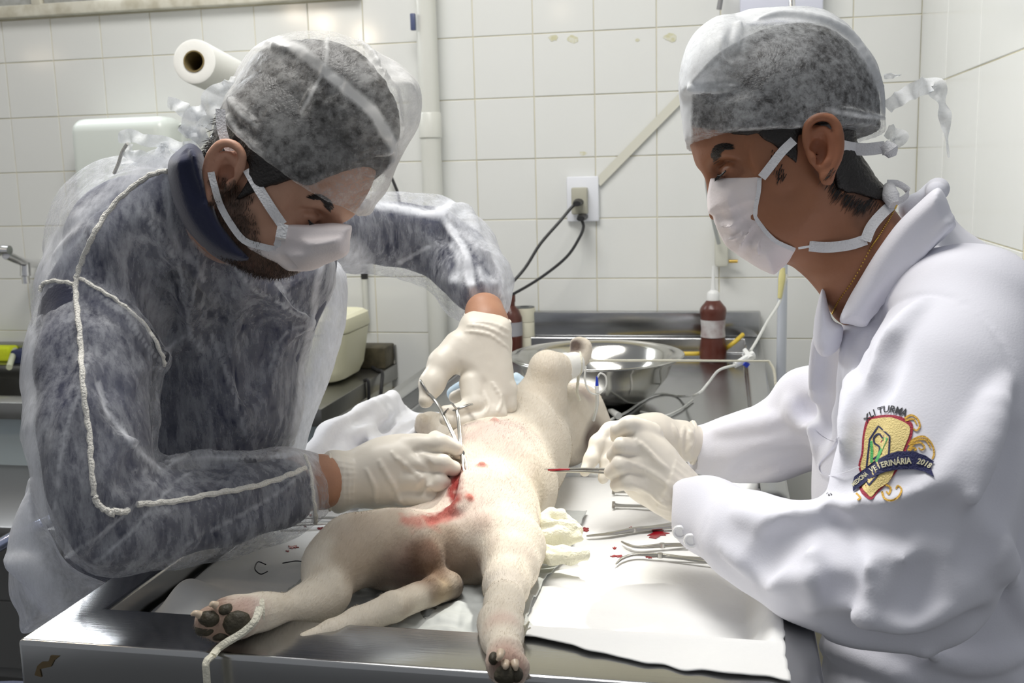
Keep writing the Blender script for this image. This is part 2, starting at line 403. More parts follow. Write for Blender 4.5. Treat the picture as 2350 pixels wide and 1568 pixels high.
def veil(name, lo, hi, scale, stretch=(1, 1, 1), color=(.86, .87, .9), attr=None, rough=.7, p0=.35, p1=.65, rot=(0, 0, 0)):
    """thin non-woven cloth: white fibres with open pores between them; attr adds doubled layers (hems, creases)"""
    m = bpy.data.materials.new(name); m.use_nodes = True; nt = m.node_tree; N = nt.nodes; Lk = nt.links
    for n in list(N): N.remove(n)
    out = N.new('ShaderNodeOutputMaterial'); mx = N.new('ShaderNodeMixShader'); tr = N.new('ShaderNodeBsdfTransparent')
    df = N.new('ShaderNodeBsdfDiffuse'); tl = N.new('ShaderNodeBsdfTranslucent'); m2 = N.new('ShaderNodeMixShader'); m2.inputs[0].default_value = .3
    df.inputs[0].default_value = (*color, 1); tl.inputs[0].default_value = (*color, 1)
    gl = N.new('ShaderNodeBsdfGlossy'); gl.inputs['Roughness'].default_value = .45; m3 = N.new('ShaderNodeMixShader'); m3.inputs[0].default_value = .04
    tc = N.new('ShaderNodeTexCoord'); mp = N.new('ShaderNodeMapping'); mp.inputs['Scale'].default_value = stretch; mp.inputs['Rotation'].default_value = rot
    Lk.new(tc.outputs['Object'], mp.inputs[0])
    n1 = N.new('ShaderNodeTexNoise'); n1.inputs['Scale'].default_value = scale; n1.inputs['Detail'].default_value = 8; n1.inputs['Roughness'].default_value = .72; n1.inputs['Distortion'].default_value = .15
    Lk.new(mp.outputs[0], n1.inputs['Vector'])
    n2 = N.new('ShaderNodeTexNoise'); n2.inputs['Scale'].default_value = scale * .22; n2.inputs['Detail'].default_value = 3; Lk.new(mp.outputs[0], n2.inputs['Vector'])
    ad = N.new('ShaderNodeMath'); ad.operation = 'MULTIPLY_ADD'; ad.inputs[1].default_value = .55; Lk.new(n2.outputs['Fac'], ad.inputs[0])
    mu = N.new('ShaderNodeMath'); mu.operation = 'MULTIPLY'; mu.inputs[1].default_value = .45; Lk.new(n1.outputs['Fac'], mu.inputs[0]); 
    mu.inputs[1].default_value = .75; ad.inputs[1].default_value = .25; Lk.new(mu.outputs[0], ad.inputs[2])
    r = N.new('ShaderNodeMapRange'); r.inputs[1].default_value = p0; r.inputs[2].default_value = p1; r.inputs[3].default_value = lo; r.inputs[4].default_value = hi
    Lk.new(ad.outputs[0], r.inputs[0]); fac = r.outputs[0]
    if attr:
        a = N.new('ShaderNodeAttribute'); a.attribute_name = attr; s1 = N.new('ShaderNodeMath'); s1.operation = 'ADD'; s1.use_clamp = True
        Lk.new(fac, s1.inputs[0]); Lk.new(a.outputs['Fac'], s1.inputs[1]); fac = s1.outputs[0]
    bp = N.new('ShaderNodeBump'); bp.inputs['Strength'].default_value = .35; bp.inputs['Distance'].default_value = .001; Lk.new(n1.outputs['Fac'], bp.inputs['Height'])
    Lk.new(bp.outputs[0], df.inputs['Normal'])
    Lk.new(df.outputs[0], m2.inputs[1]); Lk.new(tl.outputs[0], m2.inputs[2]); Lk.new(m2.outputs[0], m3.inputs[1]); Lk.new(gl.outputs[0], m3.inputs[2])
    Lk.new(fac, mx.inputs[0]); Lk.new(tr.outputs[0], mx.inputs[1]); Lk.new(m3.outputs[0], mx.inputs[2]); Lk.new(mx.outputs[0], out.inputs[0])
    return m
# ================= ROOM =================
m_grout = mat('grout', (.74, .70, .54), .9, mottle=(9, .5, (.58, .54, .38)))
m_tile = mat('tile', (.80, .81, .79), .13, bump=(7, .12), mottle=(2.2, .35, (.74, .755, .73)), spec=.5)
m_tile2 = mat('tile_blue', (.55, .63, .66), .2, bump=(7, .1))
m_cream = mat('cream_paint', (.72, .70, .60), .5, mottle=(30, .6, (.42, .38, .27)))
m_greyp = mat('grey_paint', (.42, .43, .42), .55, mottle=(60, .6, (.25, .25, .22)))
m_steel = mat('steel', (.47, .475, .48), .2, 1., bump=(16, .06, (1, 40, 1)), mottle=(3, .4, (.40, .40, .40)))
m_steel2 = mat('steel_counter', (.34, .34, .33), .32, 1., bump=(16, .06, (1, 30, 1)), mottle=(6, .6, (.2, .19, .16)))
m_dark = mat('dark', (.03, .03, .032), .6)
m_white = mat('white_plastic', (.80, .81, .80), .3)
m_pane = mat('window_pane', (.9, .95, 1), .4, emit=((.92, .97, 1), 1.6))
WY = 2.65
def tile_mesh(wd, ht, name='tile'):
    b = bmesh.new(); bmesh.ops.create_cube(b, size=1)
    for v in b.verts: v.co = (v.co.x * wd, v.co.y * .008, v.co.z * ht)
    bmesh.ops.bevel(b, geom=[e for e in b.edges if all(v.co.y < 0 for v in e.verts)], offset=.0012, segments=1, affect='EDGES')
    me = bpy.data.meshes.new(name); b.to_mesh(me); b.free(); me.materials.append(m_tile); return me
wall = BM().box((-3.0, WY, 0), (.60, WY + .12, 3.0)).build('wall_back', m_grout, smooth=False); tag(wall, kind='structure')
_tm = {}
def tiles(parent, xs, zs, place_f, g=.0022, skip=None):
    for i in range(len(xs) - 1):
        for j in range(len(zs) - 1):
            wd = xs[i + 1] - xs[i] - g; ht = zs[j + 1] - zs[j] - g
            if wd < .012 or ht < .012: continue
            cx = (xs[i] + xs[i + 1]) / 2; cz = (zs[j] + zs[j + 1]) / 2
            if skip and skip(cx, cz): continue
            k = (round(wd, 4), round(ht, 4))
            if k not in _tm: _tm[k] = tile_mesh(*k)
            o = bpy.data.objects.new('tile', _tm[k]); COL.objects.link(o); o.parent = parent; place_f(o, cx, cz)
xl = [-1.79 + .147 * k for k in range(-5, 8)] + [-.73]; zl = [1.641 - .148 * k for k in range(6, -1, -1)] + [1.753]
def on_back(o, x, z): o.location = (x, WY + .0015 + rng.uniform(-.0004, .0004), z); o.rotation_euler = (rng.uniform(-.004, .004), 0, rng.uniform(-.004, .004))
tiles(wall, xl, zl, on_back)
xr = [-.73] + [-.472 + .151 * k for k in range(-1, 6)] + [.434]; zr = [1.042 + .151 * k for k in range(-6, 6)]
tiles(wall, xr, zr, on_back)
tiles(wall, [-.905, -.73], [1.753, 1.793, 1.944], on_back)
wr = BM().box((.435, 1.70, 0), (.555, WY, 3.0)).build('wall_right', m_grout, smooth=False); tag(wr, kind='structure')
def on_right(o, y, z): o.location = (.4340 + .003, y, z); o.rotation_euler = (rng.uniform(-.003, .003), 0, math.pi * 1.5 + rng.uniform(-.004, .004))
zw = [1.20 - .02, 1.338, 1.491, 1.65, 1.80, 1.95]
ys = [WY - .003 - .305 * k for k in range(0, 3)][::-1]; ys = [1.705] + ys
tiles(wr, [1.705, 2.04, 2.343, 2.646], [.58, .88, 1.178], on_right)
tiles(wr, [1.705, 2.04, 2.343, 2.646], [1.178, 1.478, 1.62 + .16, 2.08], on_right)
fl = BM().box((-3.0, -2.6, -.1), (1.6, WY, 0)).build('floor', mat('floor', (.10, .10, .10), .45, mottle=(8, .5, (.06, .06, .06))), smooth=False); tag(fl, kind='structure')
wl = BM().box((-3.1, 1.2, 0), (-3.0, WY, 3.0)).build('wall_left', mat('left_wall_paint', (.62, .62, .58), .6), smooth=False); tag(wl, kind='structure')
# window
win = BM()
wx = [-2.60, -1.80, -1.352, -.905]
win.box((-2.62, WY - .035, 1.755), (-.905, WY + .0, 1.786), .004)
win.box((-2.62, WY - .035, 2.30), (-.905, WY + .0, 2.335), .004)
for x in (-1.805, -1.352, -.915): win.box((x - .014, WY - .035, 1.78), (x + .014, WY, 2.31), .003)
wn = win.build('window_1', m_cream); tag(wn, kind='structure')
for a, b in ((-2.60, -1.819), (-1.791, -1.366), (-1.338, -.929)):
    s = BM()
    s.box((a + .002, WY - .022, 1.786), (b - .002, WY - .006, 1.806), .002); s.box((a + .002, WY - .022, 2.28), (b - .002, WY - .006, 2.30), .002)
    s.box((a + .002, WY - .022, 1.806), (a + .02, WY - .006, 2.28), .002); s.box((b - .02, WY - .022, 1.806), (b - .002, WY - .006, 2.28), .002)
    place(s.build('sash', m_greyp), wn)
    place(BM().box((a + .02, WY - .014, 1.806), (b - .02, WY - .010, 2.28)).build('pane', m_pane, smooth=False), wn)
# drain pipe on the back wall
m_pipe = mat('pipe_white', (.70, .71, .67), .35, mottle=(5, .4, (.62, .62, .55)))
pp = empty('drain_pipe', (-.728, 2.60, 0), 'white vertical plastic drain pipe on the tiled wall between the two men', 'pipe')
def on_pipe(z): return (-.728, 2.60, z)
BM().lathe([(.0255, 0), (.0255, 2.95)], on_pipe(0), n=32).build('pipe_length', m_pipe, pp)
BM().lathe([(.0258, 0), (.0285, .003), (.0285, .06), (.0258, .064)], on_pipe(1.40), n=32, cap=False).build('coupling', m_pipe, pp)
b = BM(); b.box((-.760, 2.568, 1.66), (-.748, 2.58, 1.70), .002); b.build('label_strip', mat('label_navy', (.08, .1, .2), .4), pp)
# paper roll on its bracket
a0 = Wy(446, 141, 2.30); ax = Wy(560, 196, 2.62) - a0; ax /= np.linalg.norm(ax); R0 = .0505
m_paper = mat('roll_paper', (.86, .86, .82), .9, bump=(60, .4))
pr = empty('paper_roll', a0, 'white paper roll with open brown core mounted high on the wall behind the gowned man', 'paper roll')
BM().lathe([(.0235, -.001), (.044, -.003), (.050, .0), (.0507, .006), (.0505, .32), (.02, .32)], a0, ax, 48, cap=False).build('paper_winding', m_paper, pr)
BM().lathe([(.0245, .32), (.0245, -.004), (.0215, -.004), (.0215, .33), (.0, .33)], a0, ax, 40, cap=False).build('core_tube', mat('kraft', (.20, .15, .06), .85), pr)
BM().tube([a0 + ax * .20, a0 + ax * .36], .008, 12, smooth=False).build('bracket_rod', m_steel, pr)
# paper towel dispenser
dsp = empty('towel_dispenser', (-1.54, 2.6, 1.3), 'white plastic paper towel dispenser with rounded front on wall behind gowned shoulder', 'dispenser')
b = BM(); b.box((-1.685, 2.52, 1.12), (-1.405, 2.646, 1.478), .035, 5); b.build('cover', mat('dispenser_plastic', (.70, .745, .70), .28), dsp)
b = BM(); b.box((-1.695, 2.60, 1.10), (-1.395, 2.648, 1.462), .012, 3); b.build('back_plate', mat('dispenser_back', (.62, .66, .62), .35), dsp)
b = BM(); b.lathe([(.006, -.002), (.006, .004)], Wy(417, 292, 2.596), (0, -1, 0), 12); b.build('lock', m_dark, dsp)
# wall counter with inset sink
CT = .82
cn = empty('wall_counter', (-1.9, 2.4, 0), 'grey stainless steel counter along the wall behind the gowned man', 'counter')
b = BM()
sx0, sx1, sy0, sy1 = -2.30, -1.30, 2.17, 2.55
for lo, hi in (((-3.0, 2.10), (sx0, WY)), ((sx1, 2.10), (-.855, WY)), ((sx0, 2.10), (sx1, sy0)), ((sx0, sy1), (sx1, WY))):
    b.box((lo[0], lo[1], CT - .04), (hi[0], hi[1] - .004, CT), .003)
b.build('worktop', m_steel2, cn)
b = BM(); b.box((sx0, sy0, CT - .17), (sx1, sy1, CT - .165)); b.box((sx0 - .003, sy0, CT - .17), (sx0, sy1, CT)); b.box((sx1, sy0, CT - .17), (sx1 + .003, sy1, CT)); b.box((sx0, sy1, CT - .17), (sx1, sy1 + .003, CT)); b.box((sx0, sy0 - .003, CT - .17), (sx1, sy0, CT))
b.build('sink_basin', m_steel2, cn)
b = BM(); b.box((-3.0, 2.632, CT), (-.855, 2.644, CT + .05), .002); b.build('upstand', m_steel2, cn)
b = BM(); b.box((-2.99, 2.15, CT - .21), (-.875, 2.165, CT - .04)); b.box((-.89, 2.166, 0), (-.875, WY - .01, CT - .04)); b.build('apron', m_grout, cn)
for i in range(14):
    x = -.877 - .147 * (i + .5)
    k = ('b',); 
    if k not in _tm:
        _tm[k] = tile_mesh(.1445, .165).copy(); _tm[k].materials.clear(); _tm[k].materials.append(m_tile2)
    o = bpy.data.objects.new('tile', _tm[k]); COL.objects.link(o); o.parent = cn; o.location = (x + 1.9, 2.148 - 2.4, CT - .125); tag(o, 'bluish white glazed tile')
for j in range(5):
    for i in range(4):
        y = 2.166 + .118 * (i + .5); z = CT - .04 - .15 * (j + .5); k = ('s',)
        if k not in _tm: _tm[k] = tile_mesh(.116, .148)
        o = bpy.data.objects.new('tile', _tm[k]); COL.objects.link(o); o.parent = cn; o.location = (-.873 + 1.9, y - 2.4, z); o.rotation_euler = (0, 0, math.pi / 2)
# lower wall tiles under the counter, shade put into their dark grey
lower = mat('shaded_tile', (.20, .20, .20), .35)
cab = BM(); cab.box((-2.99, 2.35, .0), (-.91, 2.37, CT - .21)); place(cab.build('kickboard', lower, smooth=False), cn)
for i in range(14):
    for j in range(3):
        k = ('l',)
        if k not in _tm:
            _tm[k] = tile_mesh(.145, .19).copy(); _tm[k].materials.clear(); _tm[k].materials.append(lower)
        o = bpy.data.objects.new('tile', _tm[k]); COL.objects.link(o); o.parent = cn; o.location = (-.99 - .147 * i + 1.9, 2.348 - 2.4, .51 - .193 * j); tag(o, 'tile under the counter with its shade put into the dark colour')
# dark block added to stand for the gap at the wall end, corroded tone
b = BM(); b.box((-1.02, 2.56, CT), (-.86, 2.643, CT + .055), .004); o = b.build('dark_gap_block', mat('rusty', (.10, .085, .05), .5, .3, mottle=(40, .8, (.03, .025, .015)))); tag(o, 'dark rusty block standing in for the dark gap at the wall end of the counter', 'box')
# cream container
m_cr = mat('cream_plastic', (.78, .76, .56), .35)
cc = P(765, 800, 2.55); cx, cy = -.995, 2.42
ct = empty('cream_container', (cx, cy, CT), 'pale cream rounded plastic container with lid standing on the counter', 'container')
def rrect(w, d, r, n=6):
    out = []
    for sx, sy, a in ((1, 1, 0), (-1, 1, 90), (-1, -1, 180), (1, -1, 270)):
        for i in range(n + 1):
            t = math.radians(a + 90 * i / n); out.append((sx * (w - r) + r * math.cos(t), sy * (d - r) + r * math.sin(t)))
    return out
def rr_loft(bm, c, secs):
    rings = []
    for w_, d_, r_, z in secs: rings.append([bm.b.verts.new((c[0] + x, c[1] + y, c[2] + z)) for x, y in rrect(w_, d_, r_)])
    n = len(rings[0])
    for A, B in zip(rings, rings[1:]):
        for i in range(n): bm.b.faces.new((A[i], A[(i + 1) % n], B[(i + 1) % n], B[i]))
    bm.b.faces.new(list(reversed(rings[0]))); bm.b.faces.new(rings[-1])
b = BM(); rr_loft(b, (cx, cy, CT), [(.075, .075, .04, .004), (.095, .09, .045, .012), (.105, .10, .045, .035), (.118, .112, .045, .125)]); b.build('tub', m_cr, ct)
b = BM(); rr_loft(b, (cx, cy, CT), [(.119, .113, .045, .127), (.121, .115, .045, .132), (.118, .112, .045, .16), (.110, .104, .045, .166), (.100, .094, .04, .160)]); b.build('lid', m_cr, ct)
b = BM(); b.tube([(cx - .01, cy - .03, CT + .16), (cx - .01, cy - .03, CT + .178), (cx + .02, cy - .03, CT + .178), (cx + .02, cy - .03, CT + .16)], .0015, 6); b.build('wire_handle', m_steel, ct)
b = BM(); b.tube([(-.905, 2.60, CT + .004), (-.895, 2.56, CT + .004), (-.868, 2.52, CT + .004), (-.849, 2.50, CT + .002), (-.843, 2.47, CT - .03), (-.846, 2.45, CT - .10)], .0045, 8)
o = b.build('black_cord', mat('black_rubber', (.02, .02, .022), .45)); tag(o, 'black cord drooping over the edge of the counter beside the cream container', 'cord'); m_blk = o.data.materials[0]
tag(BM().tube([(-.862, 2.40, CT + .003), (-.850, 2.395, CT + .001), (-.8505, 2.395, CT - .05), (-.8505, 2.395, CT - .13)], .004, 8).build('black_cord', m_blk), 'short black cord hanging straight down against the counter side', 'cord')
# tap and small valve
m_chr = mat('chrome', (.75, .75, .76), .12, 1.)
fa = empty('wall_faucet', Wy(78, 607, 2.6), 'chrome swan neck tap fixed to the tiled wall above the sink', 'faucet')
b = BM(); p0 = Wy(95, 605, 2.645); p1 = Wy(58, 603, 2.5); p2 = Wy(14, 585, 2.42)
b.tube([p0, p1, p2], [.012, .011, .012], 14); b.build('body', m_chr, fa)
b = BM(); b.tube([p1 + np.array([.0, 0, 0]), p1 + np.array([0, -.004, -.035])], [.013, .014], 14, smooth=False); b.tube([p1 + np.array([0, -.004, -.035]), p1 + np.array([0, -.004, -.055])], [.0105, .0105], 14, smooth=False); b.build('outlet', m_chr, fa)
b = BM(); b.tube([p2 + np.array([.012, 0, .012]), p2 + np.array([-.02, 0, .01]), p2 + np.array([-.05, -.01, -.02]), p2 + np.array([-.08, -.02, -.03])], [.012, .013, .009, .007], 12); b.build('lever', m_chr, fa)
b = BM(); q = Wy(836, 628, 2.63); b.tube([q + np.array([0, 0, .02]), q + np.array([0, 0, -.014])], [.009, .009], 12, smooth=False); v = b.build('pipe_valve', m_blk); tag(v, 'small black pipe valve on the wall below the raised sleeve', 'valve')
b = BM(); b.tube([q + np.array([0, 0, -.014]), q + np.array([0, 0, -.13])], .008, 12, smooth=False); place(b.build('riser', m_pipe), v); v.children[0].matrix_parent_inverse = Matrix.Identity(4)
# sponge and bottle by the sink
sc = T(10, 808, CT + .02)
b = BM(); b.box(sc + np.array([-.05, -.05, -.02]), sc + np.array([.052, .05, .022]), .008, 3); o = b.build('sponge', mat('sponge', (.70, .80, .03), .95, bump=(120, .8))); tag(o, 'yellow green sponge lying at the edge of the sink', 'sponge')
sc = T(48, 815, CT + .02)
b = BM(); b.box(sc + np.array([-.012, -.03, -.02]), sc + np.array([.045, .03, .018]), .006, 2); o = b.build('scrub_pad', mat('scrub_pad', (.03, .04, .10), .9, bump=(90, .8))); tag(o, 'small dark blue scrubbing pad right of the sponge', 'sponge')
b = BM(); b.tube([T(30, 800, CT + .03) + np.array([.02, -.02, 0]), T(36, 822, CT + .03) + np.array([.0, -.03, -.02])], .008, 10, smooth=False); tag(b.build('brush_handle', mat('beige_plastic', (.55, .58, .42), .5)), 'short beige brush handle between sponge and scrubbing pad', 'brush')
# wall outlet with adapter and cords
ol = empty('wall_outlet', Wy(1337, 457, 2.64), 'white rectangular wall outlet plate with a grey adapter plugged in', 'outlet')
def wbox(x0, y0, x1, y1, yb, yf, bev=.002):
    a = Wy(x0, y1, (yb + yf) / 2); c = Wy(x1, y0, (yb + yf) / 2); return (min(a[0], c[0]), yf, min(a[2], c[2])), (max(a[0], c[0]), yb, max(a[2], c[2])), bev, 2
b = BM(); b.box(*wbox(1302, 404, 1374, 509, WY - .006, WY - .018, .004)); b.build('face_plate', mat('plate_white', (.82, .84, .90), .3), ol)
b = BM(); b.box(*wbox(1313, 430, 1348, 492, WY - .018, WY - .045, .004)); b.build('adapter', mat('adapter_grey', (.45, .44, .36), .5), ol)
m_cab = m_blk
def plug_cord(name, plug, pts, lab):
    e = empty(name, plug, lab, 'cord')
    b = BM(); b.tube([plug + np.array([0, .01, .0]), plug + np.array([0, -.028, -.003])], [.0125, .009], 10, smooth=False, flat=(.75, 1.1)); b.build('plug', m_cab, e)
    b = BM(); b.tube([plug + np.array([0, -.02, -.003])] + pts, .0038, 8); b.build('cord_length', m_cab, e)
plug_cord('power_cord', Wy(1327, 464, 2.60), [Wy(1312, 476, 2.58), Wy(1285, 508, 2.56), Wy(1240, 560, 2.54), Wy(1205, 615, 2.52), Wy(1168, 655, 2.5), Wy(1120, 690, 2.48)], 'black power cord leaving the side of the adapter, the upper of two cords')
plug_cord('power_cord', Wy(1336, 498, 2.60), [Wy(1339, 520, 2.58), Wy(1330, 545, 2.57), Wy(1300, 590, 2.56), Wy(1240, 638, 2.54), Wy(1172, 678, 2.52), Wy(1120, 700, 2.5)], 'black power cord hanging from the bottom of the adapter, the lower of two cords')
tag(BM().tube([Wy(895, 400, 2.62), Wy(906, 425, 2.62), Wy(914, 448, 2.62), Wy(918, 480, 2.62)], .004, 8).build('wall_cable', m_blk), 'short black cable on the wall showing beside the left cap', 'cable')
m_stain = mat('yellow_stain', (.62, .60, .40), .5, mottle=(120, .8, (.76, .77, .72)))
for cx0, cy0, rx, ry in ((1538, 86, 17, 11), (1314, 90, 14, 10), (1270, 86, 12, 9), (1463, 92, 6, 4), (1338, 352, 10, 5)):
    r_ = random.Random(cx0); pts = [Wy(cx0 + rx * r_.uniform(.7, 1.1) * math.cos(t), cy0 + ry * r_.uniform(.6, 1.1) * math.sin(t), WY - .0035) for t in np.linspace(0, 2 * math.pi, 15)[:-1]]
    b = BM(); b.slab(pts, (0, .0006, 0)); place(b.build('stain', m_stain, smooth=False), wall)
# cable duct
q0 = Wy(1371, 420, WY - .012); q1 = Wy(1640, 145, WY - .012); dd = (q1 - q0) / np.linalg.norm(q1 - q0); nn = np.array([-dd[2], 0, dd[0]]) * .0105
b = BM(); b.slab([q0 + nn, q1 + nn, q1 - nn, q0 - nn], (0, .006, 0)); tag(b.build('cable_duct', mat('duct', (.70, .69, .60), .4), smooth=False), 'slanting cream plastic cable duct running up the tiles from the outlet', 'duct')
# things behind the right man's head
b = BM(); b.tube([Wy(1650, 22, 2.6), Wy(1660, -40, 2.6)], .006, 10, smooth=False); tag(b.build('wall_rod', mat('rod_grey', (.3, .3, .31), .4, .8)), 'thin grey metal rod above the white cap of the coated man', 'rod')
b = BM(); b.box(*wbox(1697, -90, 1890, 60, WY - .01, WY - .05, .006)); tag(b.build('wall_box', mat('lilac_white', (.72, .74, .86), .35)), 'pale bluish white box on the wall just above the coated man', 'box')
b = BM(); b.tube([Wy(1818, 20, 2.5), Wy(1816, -60, 2.5)], .007, 10, smooth=False); tag(b.build('chrome_rod', m_chr), 'short chrome rod at the very top above the coated man', 'rod')
gm = empty('oxygen_wall_gauge', Wy(1650, 520, 2.6), 'pale wall fitting with brass nipple and curved grey tube beside the mask', 'wall fitting')
b = BM(); b.tube([Wy(1634, 345, 2.58), Wy(1622, 400, 2.56), Wy(1626, 450, 2.56), Wy(1640, 520, 2.57), Wy(1650, 560, 2.58)], .0045, 10); b.build('tube', mat('grey_tube', (.36, .38, .37), .3), gm)
b = BM(); b.box(*wbox(1640, 520, 1672, 612, WY - .006, WY - .05, .008)); b.build('housing', mat('housing', (.66, .66, .58), .4), gm)
b = BM(); q = Wy(1672, 600, 2.62); b.tube([q, q + np.array([.022, 0, 0])], .0042, 12, smooth=False); b.build('nipple', mat('brass', (.65, .45, .12), .3, 1.), gm)
# white stand pole behind table
sp = empty('stand_pole', (.118, 2.35, 0), 'white vertical stand pole behind the table beside the coated man', 'pole')
BM().lathe([(.0105, 0), (.0105, 1.12), (.014, 1.125), (.014, 1.15), (.009, 1.155), (.009, 1.6)], (.118, 2.35, 0), n=20).build('pole_tube', mat('pole_paint', (.72, .76, .84), .35), sp)
BM().lathe([(.16, 0), (.16, .02), (.02, .04)], (.118, 2.35, 0), n=28).build('foot', m_dark, sp)
# yellow hose at the upstand
m_yel = mat('yellow_hose', (.72, .52, .06), .4)
# stool and metal frame at the lower left
b = BM(); c = np.array([-.80, .86, .69])
st = empty('stool', (-.82, .88, 0), 'dark blue padded stool partly in view at the bottom left corner', 'stool')
BM().lathe([(.02, .0), (.13, .0), (.155, .012), (.16, .03), (.15, .05), (.10, .058), (0, .06)], (-.84, .93, .66), n=40, cap=False).build('seat', mat('blue_vinyl', (.02, .03, .09), .3), st)
BM().tube([(-.84, .93, .66), (-.84, .93, .03)], .02, 14, smooth=False).build('post', m_steel, st)
b = BM()
for k in range(5):
    a = 2 * math.pi * k / 5; b.tube([(-.84, .93, .08), (-.84 + .22 * math.cos(a), .93 + .22 * math.sin(a), .02)], .012, 8, smooth=False)
b.build('foot_star', m_steel, st)
tr = empty('metal_trolley', (-1.35, 1.75, 0), 'dark metal trolley with bright tubular rail in the shade at the left edge', 'trolley')
b = BM(); b.tube([Wy(-120, 1320, 1.5), Wy(40, 1228, 1.55), Wy(130, 1190, 1.6)], .011, 12, smooth=False); b.build('rail', mat('rail', (.5, .55, .75), .2, 1.), tr)
b = BM(); z = Wy(0, 1160, 1.8)[2]; b.box((-2.05, 1.68, z - .03), (-1.02, 2.08, z), .006); b.build('shelf', mat('trolley_grey', (.12, .12, .12), .35, .5), tr)
b = BM()
for x, y in ((-1.98, 1.74), (-1.08, 1.74), (-1.98, 2.03), (-1.08, 2.03)): b.tube([(x, y, z - .02), (x, y, 0)], .014, 10, smooth=False)
b.build('leg_frame', m_dark, tr)
# ================= TABLE =================
TL, TR_, TF, TB = -.645, .081, .815, 2.642
ZT, ZF = .90, .862
tb = empty('operating_table', (-.28, 1.6, 0), 'long stainless steel operating table with raised flat rim and sunken top', 'table')
il, ir, if_, ib = -.600, .042, .895, 2.60
def ringslab(b):
    outer = [(TL, TF), (TR_, TF), (TR_, TB), (TL, TB)]; inner = [(il, if_), (ir, if_), (ir, ib), (il, ib)]
    v = b.b
    O = [v.verts.new((x, y, ZT)) for x, y in outer]; I = [v.verts.new((x, y, ZT)) for x, y in inner]
    O2 = [v.verts.new((x, y, ZT - .058)) for x, y in outer]; If = [v.verts.new((x, y, ZF)) for x, y in inner]
    O3 = [v.verts.new((x, y, ZT - .058)) for x, y in ((TL + .02, TF + .02), (TR_ - .02, TF + .02), (TR_ - .02, TB - .02), (TL + .02, TB - .02))]
    for i in range(4):
        j = (i + 1) % 4
        v.faces.new((O[i], O[j], I[j], I[i])); v.faces.new((O[j], O[i], O2[i], O2[j])); v.faces.new((I[i], I[j], If[j], If[i])); v.faces.new((O2[i], O3[i], O3[j], O2[j]))
    v.faces.new(If)
    bmesh.ops.recalc_face_normals(v, faces=v.faces)
    ed = [e for e in v.edges if all(x in O for x in e.verts) or all(x in I for x in e.verts) or all(x in If for x in e.verts)]
    ed += [e for e in v.edges if (e.verts[0] in O and e.verts[1] in O2) or (e.verts[1] in O and e.verts[0] in O2)]
    bmesh.ops.bevel(v, geom=ed, offset=.005, segments=4, affect='EDGES', profile=.5)
b = BM(); ringslab(b); b.build('table_top', m_steel, tb)
b = BM(); b.box((TL, 2.612, ZT), (TR_, 2.64, ZT + .062), .004); b.build('upstand', m_steel, tb)
for x in (TL + .05, TR_ - .05):
    for y in (TF + .06, 2.55): BM().tube([(x, y, ZT - .058), (x, y, 0)], .019, 16, smooth=False).build('leg', m_steel, tb)
b = BM(); q = T(127, 1500, .88); q = np.array([-.623, TF - .001, .873])
pl = [(.0, .0), (.012, .004), (.016, .012), (.022, .018), (.013, .018), (.010, .010), (.003, .009), (-.002, .004), (-.006, -.008), (.001, -.010)]
b.slab([q + np.array([x, 0, z * .8]) for x, z in pl], (0, .0008, 0)); b.build('rust_stain', mat('rust', (.13, .09, .04), .7), tb)
# yellow hose, bottle, tape roll, bowl
tag(BM().tube([(-.30, 2.55, ZF + .006)] + [T(x, y, ZF + .012) for x, y in ((1575, 812), (1610, 811), (1650, 808))] + [Wy(1680, 790, 2.5), Wy(1705, 768, 2.53)], .0052, 10).build('yellow_hose', m_yel), 'yellow rubber hose lying behind the brown bottle on the table', 'hose')
q = T(1636, 826, ZF + .001)
bo = empty('antiseptic_bottle', q, 'brown squeeze bottle with worn whitish label and white nozzle on the table', 'bottle')
sc_ = .96
prof = [(.0, 0), (.027, 0), (.031, .004), (.032, .02), (.029, .045), (.0275, .055)]
prof2 = [(.0275, .055), (.0265, .075), (.0285, .095), (.0288, .1)]
prof3 = [(.0288, .1), (.0305, .112), (.031, .119), (.029, .125), (.016, .141), (.014, .142)]
m_brn = mat('brown_plastic', (.085, .018, .010), .3, mottle=(26, .25, (.25, .12, .1)))
BM().lathe(prof + prof2[1:] + prof3[1:], q, n=36, cap=False).build('bottle_body', m_brn, bo)
BM().lathe([(r + .0006, h) for r, h in [(.0285, .056), (.0268, .075), (.0288, .097)]], q, n=36, cap=False).build('worn_label', mat('worn_label', (.55, .54, .54), .6, mottle=(35, .9, (.30, .22, .22))), bo)
BM().lathe([(.0145, .141), (.0145, .158), (.012, .162), (.006, .166), (.0045, .18), (.0022, .222), (0, .222)], q, n=28, cap=False).build('nozzle_cap', m_white, bo)
q = T(1206, 803, ZF + .001)
tp = empty('tape_rolls', q, 'stack of cream adhesive tape rolls standing behind the steel bowl', 'tape')
m_tp = mat('tape_cream', (.80, .77, .62), .7)
hz = 0
for i, h_ in enumerate((.036, .038, .036)):
    BM().lathe([(.0195, hz), (.0265, hz), (.027, hz + .002), (.027, hz + h_ - .003), (.0265, hz + h_ - .001), (.0195, hz + h_ - .001), (.0195, hz)], q, n=36, cap=False).build('tape_roll', m_tp, tp); hz += h_
BM().lathe([(.012, hz - .004), (.012, hz + .001), (.0255, hz + .001), (.0255, hz - .001)], q, n=36, cap=False).build('spool_rim', mat('spool', (.12, .13, .13), .5), tp)
q = T(1180, 815, ZF + .001) + np.array([-.012, .03, 0])
b2 = empty('brown_bottle', q, 'brown bottle half hidden behind the raised glove and tape rolls', 'bottle')
BM().lathe([(0, 0), (.026, 0), (.028, .004), (.028, .09), (.02, .11), (.011, .12), (.011, .13)], q, n=28, cap=False).build('bottle_body', m_brn, b2)
